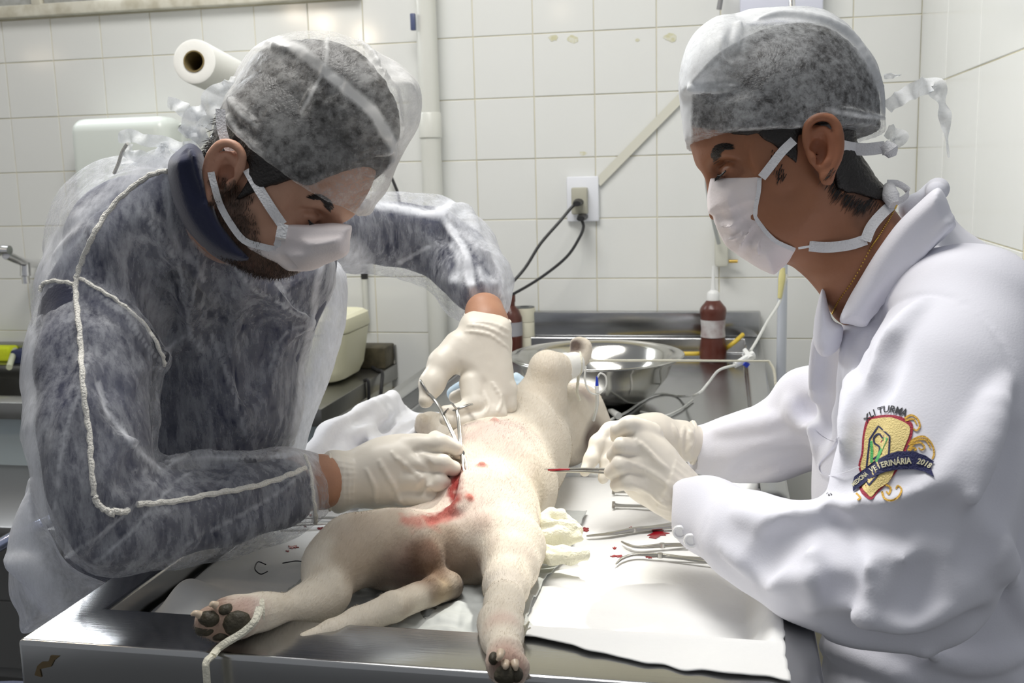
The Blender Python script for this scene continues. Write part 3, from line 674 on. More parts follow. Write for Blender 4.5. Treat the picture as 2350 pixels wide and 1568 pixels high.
BM().lathe([(.0285, .045), (.0285, .08)], q, n=28, cap=False).build('worn_label', mat('grey_label', (.35, .35, .38), .6), b2)
BM().lathe([(.0125, .13), (.0125, .15), (.0, .15)], q, n=20, cap=False).build('cap', m_brn, b2)
bc = np.array([-.250, 2.03, ZF + .001])
bw = empty('steel_bowl', bc, 'wide shiny stainless steel bowl standing on the far part of the table', 'bowl')
m_bowl = mat('bowl_steel', (.52, .51, .48), .14, 1., bump=(9, .05))
pr_ = [(0, .0), (.075, .0), (.085, .003), (.115, .022), (.140, .055), (.150, .080), (.168, .092), (.1695, .0945), (.168, .0965), (.164, .0955), (.1485, .0845), (.138, .060), (.112, .027), (.08, .007), (0, .005)]
BM().lathe(pr_, bc, n=80, cap=False).build('bowl_shell', m_bowl, bw)
BM().tube([bc + np.array([.1695 * math.cos(t), .1695 * math.sin(t), .0945]) for t in np.linspace(0, 2 * math.pi, 40)[:-1]], .002, 8, closed=True).build('rolled_rim', m_bowl, bw)
# ================= CLOTHS ON THE TABLE =================
m_drape = mat('drape', (.83, .83, .82), .9, bump=(140, .25), spec=.2)
def sheet(name, xs, ys, zf, material, edge=None, thick=.0012):
    X, Y = np.meshgrid(xs, ys, indexing='ij'); X, Y = edge(X, Y) if edge is not None else (X, Y)
    Z = zf(X, Y)
    n, m = X.shape; top = np.stack([X, Y, Z], -1).reshape(-1, 3); V = np.concatenate([top, top - [0, 0, thick]])
    i = np.arange(n * m).reshape(n, m); q = np.stack([i[:-1, :-1], i[1:, :-1], i[1:, 1:], i[:-1, 1:]], -1).reshape(-1, 4)
    Q = [q, q[:, ::-1] + n * m]
    for e in (i[0, ::-1], i[-1, :], i[:, 0], i[::-1, -1]):
        Q.append(np.stack([e[1:], e[:-1], e[:-1] + n * m, e[1:] + n * m], 1))
    return link(name, mesh_np(name, V, np.concatenate(Q)), None, material)
def ss(a, b, x): t = np.clip((x - a) / (b - a), 0, 1); return t * t * (3 - 2 * t)
def N3(X, Y, s, o=0., ax=1, ay=1): return vnoise(np.stack([X * s * ax, Y * s * ay, np.full_like(X, o)], -1).reshape(-1, 3)).reshape(X.shape)
def zd(X, Y):
    z = .868 + .0022 * N3(X, Y, 14, 1.3, .6, 1.5) + .0010 * N3(X, Y, 40, 4.2)
    z += .0035 * np.exp(-((Y - .955 - .12 * (X + .05)) / .012) ** 2) * ss(-.2, -.1, X) + .003 * np.exp(-((Y - 1.02 + .2 * (X + .05)) / .016) ** 2) * ss(-.22, -.12, X)
    z += .004 * np.exp(-((Y - 1.25 + .5 * (X + .3)) / .014) ** 2) * ss(-.33, -.45, X)
    z += .006 * np.exp(-((Y - .90 - 1.1 * (X + .02)) / .010) ** 2) * ss(-.08, .0, X)
    over = np.maximum(ss(.020, .046, X), ss(.940, .905, Y) * ss(-.27, -.19, X))
    cr = np.exp(-((X + .555) / .022) ** 2 - ((Y - .965) / .045) ** 2) * .035 + np.exp(-((X + .53) / .012) ** 2 - ((Y - .95) / .05) ** 2) * .012
    return z * (1 - over) + (.9035 + .0015 * N3(X, Y, 25, 2)) * over + cr
def ed(X, Y):
    t = ss(.94, .896, Y); Y = Y - t * (.060 * ss(-.27, .03, X)) + t * .004 * N3(X, X * 0, 60, 3) + t * .03 * ss(-.50, -.59, X)
    u = ss(0.0, .045, X); X = X + u * (.0018 * N3(Y, Y * 0, 90, 7) - .014 * ss(1.2, 1.5, Y)); return X, Y
dr = sheet('surgical_drape', np.linspace(-.592, .052, 230), np.linspace(.896, 1.50, 220), zd, m_drape, ed)
tag(dr, 'white disposable paper drape covering the sunken table top under the dog', 'drape')
def zp(X, Y): return .8735 + .0055 * np.abs(N3(X, Y, 34, 5.5, 1.5, .8)) + .003 * N3(X, Y, 60, 2.2, .5, 1.6) + .0012 * N3(X, Y, 110, 8)
pad = sheet('absorbent_pad', np.linspace(-.475, -.185, 170), np.linspace(.905, 1.33, 200), zp, mat('pad_grey', (.50, .52, .51), .6, bump=(60, .4)), lambda X, Y: (X + .012 * N3(Y, Y * 0, 12, 1) * np.sign(X + .3) + .04 * ss(1.0, .9, Y) * (X > -.3), Y + .012 * N3(X, X * 0, 16, 5)))
tag(pad, 'thin crinkled greyish absorbent pad between the dog and the white drape', 'pad')
g = SDF(P(690, 1060, 1.9), P(690, 1060, 1.9), 1); 
cl_o = [(690, 1075), (705, 1035), (742, 985), (790, 957), (835, 927), (880, 904), (915, 912), (935, 940), (975, 947), (1010, 950), (1040, 985), (1045, 1075), (860, 1130)]
lo = np.array([-.70, 1.30, .855]); hi = np.array([-.33, 1.90, 1.04]); g = SDF(lo, hi, .0035)
g.infl(cl_o, (1.66, 0, -.0026, 850, 1000), .035, .03, k=.01)
g.chain([P(700, 1050, 1.48), P(760, 1000, 1.55), P(840, 960, 1.66), P(900, 915, 1.78)], [.012, .016, .018, .014], .03)
for a in ([(720, 1060), (760, 1000), (820, 960), (880, 915)], [(760, 1070), (800, 1010), (870, 960), (925, 935)], [(860, 1050), (900, 1000), (990, 965)], [(800, 985), (850, 1000), (880, 1040)], [(930, 1040), (960, 1000), (1010, 985)]): g.fold(a, .010, k=.016)
for a in ([(745, 1060), (790, 985), (850, 950)], [(835, 1060), (865, 1000), (930, 955)], [(900, 1045), (930, 1010), (1000, 975)]): g.fold(a, .007, k=.012, op='sub')
oc = g.mesh('surgical_cloth', mat('cloth_white', (.84, .84, .87), .85, bump=(200, .2), spec=.2), post=lambda V, s: V + (vnoise(V * 45) * .0016)[:, None]); tag(oc, 'bunched white cloth lying over the left rim of the table beyond the gloved fist', 'cloth')
# ================= DOG =================
dog = empty('dog', (-.28, 1.15, .875), 'white short haired dog lying on its back with hind legs spread towards the viewer', 'dog')
d = SDF((-.60, .80, .862), (-.10, 1.80, 1.14), .0026)
def C(s, pts, k=.02, **kw):   # chain given as (px, py, depth, radius in px)
    s.chain([P(a, b, D) for a, b, D, r in pts], [r * D / F for a, b, D, r in pts], k, **kw); return s
C(d, [(1085, 1262, 1.185, 88), (1095, 1205, 1.235, 118), (1122, 1115, 1.335, 136), (1165, 1025, 1.46, 120), (1205, 985, 1.56, 92)], .03)
C(d, [(1185, 1130, 1.36, 78), (1235, 1030, 1.50, 72)], .03)
# left hind leg in the picture
C(d, [(1010, 1262, 1.17, 78), (900, 1262, 1.145, 78), (810, 1262, 1.125, 62)], .03)
C(d, [(955, 1215, 1.20, 45), (800, 1225, 1.16, 36)], .03)
C(d, [(800, 1258, 1.125, 58), (765, 1300, 1.10, 56), (735, 1362, 1.06, 44)], .03)
C(d, [(750, 1372, 1.055, 37), (700, 1388, 1.035, 33), (620, 1400, 1.0, 28), (585, 1408, .985, 32), (545, 1414, .972, 38)], .02)
C(d, [(768, 1362, 1.06, 26), (738, 1402, 1.05, 18)], .02)
for x, y, D, r in ((478, 1418, .955, 25), (515, 1398, .965, 25), (472, 1438, .955, 24), (505, 1450, .965, 26), (550, 1425, .965, 40), (540, 1395, .975, 22)): d.ell(P(x, y, D), [r * D / F] * 3, k=.01)
# right hind leg in the picture
C(d, [(1120, 1225, 1.19, 80), (1165, 1255, 1.155, 66), (1172, 1300, 1.115, 56), (1162, 1345, 1.07, 44), (1157, 1385, 1.015, 35), (1150, 1430, .975, 40), (1152, 1465, .945, 36), (1160, 1500, .905, 44)], .022)
C(d, [(1172, 1180, 1.24, 50), (1192, 1260, 1.16, 42)], .03)
d.ell(P(1128, 1428, .97), [.008, .008, .012], k=.012)
for x, y, D, r in ((1140, 1520, .888, 26), (1165, 1520, .885, 28), (1190, 1530, .888, 26), (1150, 1545, .886, 26), (1178, 1556, .882, 26)): d.ell(P(x, y, D), [r * D / F] * 3, k=.009)
# tail
C(d, [(1030, 1345, 1.12, 34), (985, 1358, 1.09, 33), (900, 1394, 1.05, 34), (820, 1428, 1.02, 33), (760, 1450, .995, 26), (698, 1466, .98, 15)], .006)
# rump details
d.ell(P(986, 1302, 1.124), [.015, .013, .019], k=.012); d.ell(P(985, 1268, 1.127), [.010, .009, .012], k=.01)
d.chain([P(962, 1250, 1.10), P(968, 1330, 1.09)], .003, .01, op='sub'); d.chain([P(1010, 1262, 1.10), P(1014, 1325, 1.095)], .003, .01, op='sub')
# forelegs, neck and head
C(d, [(1232, 985, 1.53, 50), (1248, 905, 1.51, 42), (1260, 848, 1.50, 36)], .03)
C(d, [(1253, 842, 1.50, 36), (1288, 845, 1.52, 28), (1315, 838, 1.54, 20), (1332, 815, 1.56, 20), (1334, 795, 1.57, 21)], .015)
d.ell(P(1326, 790, 1.56), [.012, .012, .010], k=.006); d.ell(P(1342, 796, 1.56), [.010] * 3, k=.006)
C(d, [(1285, 955, 1.58, 74), (1322, 945, 1.64, 56), (1352, 985, 1.66, 36), (1382, 1000, 1.62, 22)], .03)
C(d, [(1300, 1010, 1.60, 62), (1325, 985, 1.62, 60)], .03)
C(d, [(1120, 1010, 1.50, 50), (1050, 1000, 1.58, 34), (1010, 985, 1.62, 26), (985, 975, 1.63, 30)], .02)
for x, y, r in ((968, 962, 14), (965, 980, 14), (975, 994, 12)): d.ell(P(x, y, 1.61), [r * 1.61 / F] * 3, k=.006)
d.box((-.60, .895, .8), (0, 1.9, .8705))
# wound, skin folds, nipples
wound = [(1050, 1082), (1046, 1115), (1042, 1150), (1020, 1180), (985, 1196)]
d.fold(wound, .0045, k=.006, op='sub')
d.fold([(1072, 1085), (1068, 1130), (1055, 1165), (1010, 1196)], .005, k=.01)
nip = []
for x, y, r in ((1105, 1068, .0045), (1078, 1140, .003), (1135, 966, .005)):
    q = d.on(x, y, .001); nip.append(q); d.ell(q, [r, r, r * 1.1], k=.003)
W0 = d.on
on = lambda x, y: d.on(x, y)
pink = (.62, .36, .30); tan = (.42, .31, .21); brown = (.11, .055, .03); gry = (.38, .31, .25); dk = (.035, .03, .02)
blobs = [(on(1080, 1110), .085, (.70, .56, .49), .8), (on(1175, 985), .05, (.44, .34, .31), .75), (on(1120, 990), .045, (.50, .38, .35), .7), (on(1160, 1060), .06, (.68, .54, .46), .5),  # chest patches: grey-pink skin with the shade of the glove put into the colour
         (on(930, 1285), .062, gry, .95), (on(880, 1310), .055, (.36, .29, .23), .8), (on(850, 1270), .05, (.50, .41, .31), .8), (on(945, 1310), .035, (.32, .20, .16), .8), (on(820, 1200), .04, (.62, .52, .42), .6),  # left thigh patches: grey-tan fur with shade put into the colour
         (on(1055, 1290), .045, (.30, .22, .16), .9), (on(1090, 1310), .03, (.40, .31, .24), .7), (on(986, 1290), .026, brown, .9), (on(990, 1325), .024, (.16, .09, .05), .9), (on(985, 1265), .012, (.24, .14, .10), .8),
         (on(1245, 1090), .03, (.60, .53, .42), .6), (on(1235, 1130), .03, (.55, .48, .36), .6), (on(1195, 1260), .02, (.60, .52, .45), .6),
         (on(1150, 1320), .03, (.66, .60, .54), .5), (on(1140, 1420), .018, (.60, .42, .36), .6), (on(560, 1395), .02, (.55, .38, .34), .8), (on(590, 1400), .018, (.55, .42, .38), .6), (on(500, 1420), .034, (.34, .22, .17), .9),
         (on(1165, 1530), .028, (.40, .24, .20), .8), (on(1160, 1555), .022, (.18, .09, .07), .9), (on(1365, 1000), .035, (.12, .085, .07), .95), (on(1340, 900), .03, (.50, .40, .36), .7), (P(1318, 795, 1.55), .016, (.06, .035, .03), .95),
         (P(966, 978, 1.61), .016, (.32, .27, .25), .7), (P(1020, 1360, 1.09), .018, (.45, .35, .22), .6), (P(900, 1340, 1.10), .03, (.10, .08, .07), .7), (P(1080, 1350, 1.12), .03, (.12, .09, .07), .7)]
blobs += [(q, .006, (.72, .25, .20), 1) for q in nip]
V = None
def dogpost(V, s):
    s.base = blob_cols(V, (.76, .69, .58), blobs, .35, 55)
    sd_ = seg_dist(V, [on(x, y) for x, y in wound]); a = np.clip(1.5 - sd_ / .0085 + .5 * vnoise(V * 160), 0, 1)[:, None]
    s.base = s.base * (1 - a) + np.array((.30, .035, .03)) * a
    sd_ = seg_dist(V, [on(x, y) for x, y in ((1035, 1180), (990, 1200), (935, 1196))]); a = np.clip(1.3 - sd_ / .012 + .5 * vnoise(V * 120), 0, 1)[:, None] * .75
    s.base = s.base * (1 - a) + np.array((.50, .16, .13)) * a
    n = vnoise(V * 50) * .0004
    return V + n[:, None]
m_fur = mat('dog_fur', (.8, .75, .68), .85, attr='Col', bump=(420, .45, (1, .25, .6)), mottle=(45, .16, (.50, .40, .28)), spec=.15, sheen=.15)
db = d.mesh('body', m_fur, dog, post=dogpost, smooth_it=1); paint(db.data, d.base)
m_pad = mat('paw_pad', (.045, .038, .022), .6, bump=(240, .8)); m_claw = mat('claw', (.60, .48, .36), .35)
def pads(lst, Rm=None):
    for x, y, D, rx, ry in lst:
        c = P(x, y, D); R = np.array([CM[:, 0], CM[:, 1], CM[:, 2]]); s = SDF(c - .022, c + .022, .0012)
        s.ell(c, [rx * D / F, ry * D / F, .007], R=R, k=0); s.mesh('paw_pad', m_pad, dog, post=lambda V, s: V + (vnoise(V * 260) * .0005)[:, None])
pads([(479, 1421, .949, 24, 20), (519, 1401, .957, 20, 15), (470, 1444, .951, 24, 16), (545, 1432, .952, 34, 30), (508, 1458, .957, 24, 12)])
pads([(1132, 1512, .877, 11, 15), (1160, 1550, .868, 26, 24), (1186, 1548, .870, 15, 18)])
for pts in ([(460, 1412, .94), (448, 1408, .938), (438, 1412, .937)], [(497, 1390, .95), (488, 1387, .948), (481, 1392, .946)], [(1150, 1497, .870), (1147, 1508, .864), (1141, 1517, .863)], [(1181, 1520, .868), (1183, 1530, .864), (1184, 1540, .863)], [(1160, 1522, .868), (1160, 1530, .863), (1158, 1537, .862)]):
    b = BM(); b.tube([P(*p) for p in pts], [.0038, .0030, .0012], 10); b.build('claw', m_claw, dog)
# bandage on the raised foreleg
m_band = mat('bandage', (.85, .84, .79), .9, bump=(160, .4))
b = BM()
for x, y, D, r in ((1294, 843, 1.520, 33), (1306, 840, 1.530, 30), (1316, 836, 1.54, 28)):
    b.tube([P(x - 6, y + 1, D - .004), P(x + 5, y - 1, D + .004)], r * 1.53 / F, 20, smooth=False)
o = b.build('bandage', m_band); tag(o, 'cream tape bandage wrapped round the raised foreleg of the dog', 'bandage', kind=None)

# short coat of hair
def fur(V, Q, col, n, ln, seed=1):
    r = np.random.RandomState(seed); A, B_, Cc = V[Q[:, 0]], V[Q[:, 1]], V[Q[:, 3]]; N = np.cross(B_ - A, Cc - A); ar = np.linalg.norm(N, axis=1); N = N / (ar[:, None] + 1e-12)
    i = r.choice(len(Q), n, p=ar / ar.sum()); uu = r.rand(n, 1); vv = r.rand(n, 1); p = A[i] + (B_ - A)[i] * uu + (Cc - A)[i] * vv; nn = N[i]
    sgn = np.sign((nn * (p - V.mean(0))).sum(1).mean()); nn = nn * sgn
    flow = np.array([0, -1., -.35]) + np.stack([vnoise(p * 18), vnoise(p * 18 + 40), vnoise(p * 18 + 80)], 1) * .7; flow = flow - nn * (flow * nn).sum(1, keepdims=True); flow /= np.linalg.norm(flow, axis=1, keepdims=True) + 1e-6
    L = ln * (.5 + .8 * r.rand(n, 1)); side = np.cross(nn, flow) * .00013; jit = r.randn(n, 3) * .09
    m1 = p + (flow + nn * .16 + jit) * L * .5; m2 = p + (flow + nn * .14 + jit * 1.4) * L
    v = np.stack([p - side - nn * .0003, p + side - nn * .0003, m1 + side * .8, m1 - side * .8, m2], 1).reshape(-1, 3); b = np.arange(n)[:, None] * 5
    me = mesh_np('fur', v, np.concatenate([b + [0, 1, 2], b + [0, 2, 3], b + [3, 2, 4]]), smooth=False)
    c = col[Q[i, 0]]; c = c * (.86 + .28 * r.rand(n, 1)); paint(me, np.repeat(c, 5, axis=0)); return me
fm = fur(d.V, d.Q, d.base, 75000, .0042)
m_fh = mat('fur_hair', (.8, .75, .68), .7, attr='Col', spec=.2)
fo_ = link('fur', fm, None, m_fh); place(fo_, dog); tag(fo_, kind='stuff')
# ================= PEOPLE =================
CX, CY, CZ = CM[:, 0], CM[:, 1], -CM[:, 2]   # picture right, picture up, away from camera
class Head:
    """head frame: f forward, u up, l towards the camera side; origin at the ear"""
    jc = .66
    def __init__(s, ear, side, theta, psi, scale, roll=0.):
        th, ps = math.radians(theta), math.radians(psi); f0 = side * CX * math.cos(ps) - CZ * math.sin(ps); l0 = -side * CX * math.sin(ps) - CZ * math.cos(ps); u0 = CY
        ro = math.radians(roll); u0, l0 = u0 * math.cos(ro) + l0 * math.sin(ro), l0 * math.cos(ro) - u0 * math.sin(ro)
        s.f = f0 * math.cos(th) - u0 * math.sin(th); s.u = u0 * math.cos(th) + f0 * math.sin(th); s.l = l0; s.s = scale
        s.R = np.array([s.f, s.u, s.l]); s.o = np.array(ear) - scale * (s.l * .076)
    def __call__(s, f, u, l=0): return s.o + s.s * (f * s.f + u * s.u + l * s.l)
    def loc(s, V): return ((V - s.o) @ s.R.T) / s.s
    def px(s, f, u, l=0): return camspace(s(f, u, l))
def sculpt_head(H, neck, hres=.0019, lo_=(-.20, -.22, -.14), hi_=(.17, .19, .14)):
    cs = np.array([H(f, u, l) for f in (lo_[0], hi_[0]) for u in (lo_[1], hi_[1]) for l in (lo_[2], hi_[2])])
    g = SDF(cs.min(0), cs.max(0), hres); sc = H.s; R = H.R
    fs = lambda c: (c[0] * (.79 if c[0] > 0 else 1) - max(0, -.03 - c[1]) * (.40 if c[0] > .03 else 0), c[1] if c[1] > -.03 else -.03 + (c[1] + .03) * H.jc, c[2])
    E = lambda c, r, k=.012, op='add': g.ell(H(*fs(c)), [x * sc for x in r], R=R, k=k, op=op)
    K = lambda a, b, ra, rb, k=.01, op='add', **kw: g.cone(H(*fs(a)), H(*fs(b)), ra * sc, rb * sc, k, op, **kw)
    E((.010, .058, 0), (.092, .085, .074)); E((.058, .045, 0), (.046, .050, .058), .012); E((.045, -.015, 0), (.054, .070, .058), .012)
    for l in (-1, 1):
        K((.005, -.035, .056 * l), (.012, -.062, .050 * l), .015, .014, .012); K((.012, -.062, .050 * l), (.078, -.096, .016 * l), .015, .016, .012)
        E((.070, -.022, .040 * l), (.024, .018, .018), .014); E((.045, -.055, .034 * l), (.040, .038, .026), .014); E((.03, .01, .060 * l), (.035, .035, .012), .014)
        K((.094, .030, .040 * l), (.105, .028, .010 * l), .011, .011, .014)
    E((.086, -.100, 0), (.020, .018, .020), .014)
    E((.090, -.060, 0), (.022, .026, .030), .016)
    for l in (-1, 1): E((.108, .008, .031 * l), (.017, .013, .019), .010, 'sub')
    for l in (-1, 1):
        E((.0885, .006, .031 * l), (.0145, .0135, .0150), .003)
        K((.1015, .012, .018 * l), (.0985, .010, .044 * l), .0034, .0026, .004)      # upper lid fold
    K((.105, .020, 0), (.114, -.018, 0), .0075, .009, .010); E((.108, -.025, 0), (.012, .009, .010), .006)
    for l in (-1, 1): E((.112, -.031, .012 * l), (.010, .008, .007), .004)
    K((.104, -.055, -.014), (.104, -.055, .014), .006, .006, .006); K((.101, -.066, -.012), (.101, -.066, .012), .006, .006, .006)
    for a, b, ra, rb in neck: g.cone(a, b, ra, rb, .025)
    g.bald = g.grown(0)
    # ears
    for l in (-1, 1):
        e = lambda f, u, q: (f, u, (.074 + q) * l)
        E(e(-.008, .002, .004), (.015, .027, .007), .006)
        hel = [(.004, .000, .004), (.006, .016, .007), (.000, .029, .010), (-.012, .033, .013), (-.023, .026, .016), (-.026, .010, .016), (-.022, -.008, .012), (-.014, -.020, .008), (-.006, -.027, .006)]
        pts, _ = catmull([np.array(p) for p in hel], [0] * len(hel), 4)
        for a, b in zip(pts, pts[1:]): K(e(*a), e(*b), .0040, .0040, .003)
        ah = [(-.004, .020, .008), (-.014, .020, .011), (-.018, .008, .012), (-.014, -.008, .009), (-.006, -.016, .008)]
        pts, _ = catmull([np.array(p) for p in ah], [0] * len(ah), 4)
        E(e(-.004, -.001, .011), (.0105, .0150, .012), .002, 'sub'); E(e(-.009, .023, .014), (.010, .006, .007), .002, 'sub')
        for a, b in zip(pts, pts[1:]): K(e(*a), e(*b), .0030, .0030, .003)
        E(e(-.006, -.028, .006), (.008, .009, .0045), .004); E(e(.005, -.004, .006), (.0045, .007, .004), .004)
    return g
def strands(lst, mat_, name, parent, n=4):
    b = BM()
    for pts, r in lst: b.tube(pts, r, n, smooth=False)
    return b.build(name, mat_, parent)
def ribbon(name, pts, w, m, parent, th=.0006, ups=None):
    b = BM(); b.tube(pts, 1.0, 8, flat=(w, th), up=ups); return b.build(name, m, parent)
m_hair = mat('black_hair', (.012, .009, .008), .45, bump=(400, .8, (1, .15, 1)))
m_ties = mat('tie_gauze', (.80, .80, .82), .85, bump=(500, .8), spec=.2)
m_mask = mat('mask_paper', (.84, .78, .78), .8, bump=(420, .18), mottle=(24, .35, (.78, .68, .68)), spec=.2, sss=.0)
m_glove = mat('latex', (.80, .745, .65), .42, bump=(90, .12, (1, 1, 1)), spec=.4)
m_gold = mat('gold', (.75, .52, .12), .3, 1.)
def skinmat(n): return mat(n, (.6, .4, .3), .48, attr='Col', bump=(420, .12), sss=.0, spec=.35, mottle=(130, .10, (.35, .17, .11)))
# ---------------------------------------------------------------- right man
rm = empty('person', (.22, 1.12, 0), 'person in a white lab coat, cap and mask, looking down at right of the table', 'person')
HR = Head(P(1866, 352, 1.065), -1, 15, 4, .97)
nk = [(HR(-.022, -.03), P(2010, 590, 1.14), .052, .044), (HR(.01, -.05), P(1955, 600, 1.13), .045, .040), (P(1955, 600, 1.13), P(1968, 690, 1.14), .040, .030)]
h = sculpt_head(HR, nk, lo_=(-.22, -.26, -.12), hi_=(.15, .16, .12))
# hair: grown skull, trimmed at the hairline
def hairfield(h, H, off, cuts):
    g = h.bald.grown(off)
    for p, n in cuts: g.plane(H(*p), H.f * n[0] + H.u * n[1] + H.l * n[2], k=.004)
    return g
def skin_paint(H, base, extra=()):
    def f(V, s):
        L = H.loc(V); c = np.tile(np.array(base, np.float32), (len(V), 1))
        def mix(a, col):
            nonlocal c
            a = np.clip(a, 0, 1)[:, None]; c = c * (1 - a) + np.array(col) * a
        e = np.exp(-((L[:, 0] + .010) / .02) ** 2 - ((L[:, 1] - .002) / .032) ** 2) * (np.abs(L[:, 2]) > .07)
        mix(e * .45, (base[0] * 1.5, base[1] * 1.2, base[2] * 1.2))
        for l in (-1, 1):
            mix(.6 * np.exp(-((L[:, 0] - .084) / .012) ** 2 - ((L[:, 1] - .004) / .010) ** 2 - ((L[:, 2] - .031 * l) / .02) ** 2), (.30, .13, .08))
        for fn, col in extra: mix(fn(L, V), col)
        s.base = c
        return V + (vnoise(V * 90) * .0003)[:, None]
    return f
def stub(L, V): # soft fade of short hair at the hairline of the nape and temples
    a = ((L[:, 0] < .03) & (L[:, 1] > -.075 - 1.2 * (L[:, 0] + .02))).astype(np.float32) * .0
    return a + .75 * ss(-.105, -.055, L[:, 1] + .5 * (L[:, 0] + .06) + .012 * vnoise(V * 110)) * ss(-.022, -.045, L[:, 0])
body = h.mesh('body', skinmat('skin_tan'), rm, post=skin_paint(HR, (.31, .135, .072), [(stub, (.045, .03, .025))]), smooth_it=1); paint(body.data, h.base)
hr = hairfield(h, HR, .003, [((.0, .020, 0), (.30, -1, 0)), ((.082, .05, 0), (.72, -.70, 0))])
hr2 = h.bald.grown(.0045)   # nape hair
hr2.plane(HR(-.022, 0), HR.f, k=.003); hr2.plane(HR(-.05, -.055), -HR.u * 1 + HR.f * .45, k=.006)
hr3 = h.bald.grown(.003); hr3.plane(HR(.030, .01), HR.f * .8 - HR.u * .6, k=.003); hr3.plane(HR(.0, -.012), -HR.u, k=.003); hr3.plane(HR(.016, 0), -HR.f - .3 * HR.u, k=.002)
hr.d = np.minimum(np.minimum(hr.d, hr2.d), hr3.d); hr.ell(HR(-.004, -.002, .082), [.020, .030, .02], R=HR.R, k=0, op='sub')
# volume of hair under the cap
hv = SDF(h.lo, h.lo + h.h * (h.n - 1), h.h) if False else h.bald.grown(-1)
hv.d[:] = .2
hv.infl([(1612, 235), (1625, 170), (1665, 120), (1720, 80), (1790, 58), (1870, 55), (1935, 85), (1985, 140), (2014, 205), (2020, 270), (2012, 340), (1960, 400), (1700, 400), (1620, 330)], 1.13, .074, .062, k=0)
for a_, b_ in ((P(1571, 322, 1.13), P(1850, 314, 1.13)), (P(1850, 314, 1.13), P(2040, 292, 1.13))):
    nrm = np.cross(b_ - a_, HR.l); nrm = nrm if nrm @ HR.u < 0 else -nrm; hv.plane(a_, nrm)
hv.plane(HR(.082, .05), HR.f * .72 - HR.u * .70)
hr.d = np.minimum(hr.d, hv.d)
hair = hr.mesh('hair', m_hair, rm, post=lambda V, s: V + (vnoise(V * 140) * .0010)[:, None])
def hair_spikes(H, g, spots, n, dirv, ln, parent, r=.0005):
    out = []
    for _ in range(n):
        t = rng.random() * (len(spots) - 1); i = min(int(t), len(spots) - 2); q = [spots[i][j] + (spots[i + 1][j] - spots[i][j]) * (t - i) for j in range(2)]
        q = (q[0] + rng.uniform(-9, 9), q[1] + rng.uniform(-9, 9)); D = g.hit(*q)
        if D is None: continue
        a = P(q[0], q[1], D + .001); l_ = ln * rng.uniform(.5, 1.2); e_ = (q[0] + dirv[0] * l_ + rng.uniform(-5, 5), q[1] + dirv[1] * l_ + rng.uniform(-5, 5)); D2 = g.hit(*e_)
        if D2 is None: D2 = D + .002
        if abs(D2 - D) > .03: D2 = D
        out.append(([a, P((q[0] + e_[0]) / 2, (q[1] + e_[1]) / 2, (D + D2) / 2 - .0015), P(e_[0], e_[1], D2 - .0006)], [r, r * .8, r * .2]))
    return strands(out, m_hair, 'hair_strands', parent)
o = hair_spikes(HR, h, [(1905, 385), (1925, 420), (1950, 450), (1985, 465), (2025, 450)], 160, (-.55, .85), 34, rm); o.parent = hair
o = hair_spikes(HR, h, [(1775, 335), (1785, 375), (1800, 400)], 28, (-.3, .9), 26, rm); o.parent = hair
# eyebrow and lashes
def brow(H, g, l, parent, n=130, spread=.0045, f0=.104, name='eyebrow'):
    out = []
    for _ in range(n):
        t = rng.random(); p = H((f0 - .010 * t * t - .002) * .80 + .004, .026 + .009 * math.sin(math.pi * t * .8) + rng.uniform(-spread, spread) * (1 - .6 * t), l * (.010 + .036 * t))
        x, y, D = camspace(p); dd = g.hit(float(x), float(y))
        if dd is None: dd = D
        q = H.loc(p[None])[0]; e = H(q[0] - .007, q[1] + .002 * (1 - 2 * t), q[2] + .006 * l); x2, y2, D2 = camspace(e); d2 = g.hit(float(x2), float(y2)) or D2
        if abs(d2 - dd) > .02: continue
        out.append(([P(x, y, dd + .0003), P((x + x2) / 2, (y + y2) / 2, (dd + d2) / 2 - .0018), P(x2, y2, d2 - .0006)], [.00032, .0003, .0001]))
    return strands(out, m_hair, name, parent)
brow(HR, h, 1, rm, 220, .006)
def lashes(H, l, parent, n=26, droop=-.004):
    out = []
    for i in range(n):
        t = i / (n - 1); lat = .020 + .023 * t; f = .0875 - .26 * (lat - .029) ** 2 / .02 - .0008; a = H(f, .0075 - .002 * math.sin(math.pi * t), l * lat)
        out.append(([a, a + H.s * (H.f * .004 + H.u * droop * .6), a + H.s * (H.f * .0075 + H.u * droop + H.l * l * (t - .4) * .004)], [.0005, .0004, .0001]))
    b = BM()
    for pts, r in out: b.tube(pts, r, 4, smooth=False)
    b.tube([H(.0872 - .26 * (x - .029) ** 2 / .02, .0078 - .002 * math.sin(math.pi * (x - .02) / .023), l * x) for x in np.linspace(.019, .044, 9)], .0009, 6, smooth=False)
    return b.build('eyelashes', m_hair, parent)
lashes(HR, 1, rm)
# cap
m_capR = veil('cap_cloth', .05, .50, 120, (1, 1, 1), color=(.84, .86, .88), attr='ply', p0=.38, p1=.62)
cap = h.bald.grown(.010)
cap_o = [(1556, 165), (1566, 120), (1592, 70), (1640, 33), (1690, 24), (1730, 14), (1840, 8), (1905, 22), (1965, 68), (2010, 130), (2034, 200), (2038, 270), (2034, 330), (1980, 400), (1850, 420), (1700, 420), (1585, 400), (1572, 320), (1560, 230)]
cap.infl(cap_o, (1.130, 0, 0, 0, 0), .085, .075, k=.02)
cap.infl([(1556, 165), (1570, 110), (1600, 66), (1650, 33), (1705, 40), (1740, 90), (1720, 170), (1640, 215), (1560, 222)], 1.10, .060, .035, k=.01)
for a, r in (([(1620, 215), (1660, 205), (1720, 200)], .004), ([(1700, 60), (1695, 105), (1684, 115)], .006)): cap.fold(a, r, k=.008, op='sub')
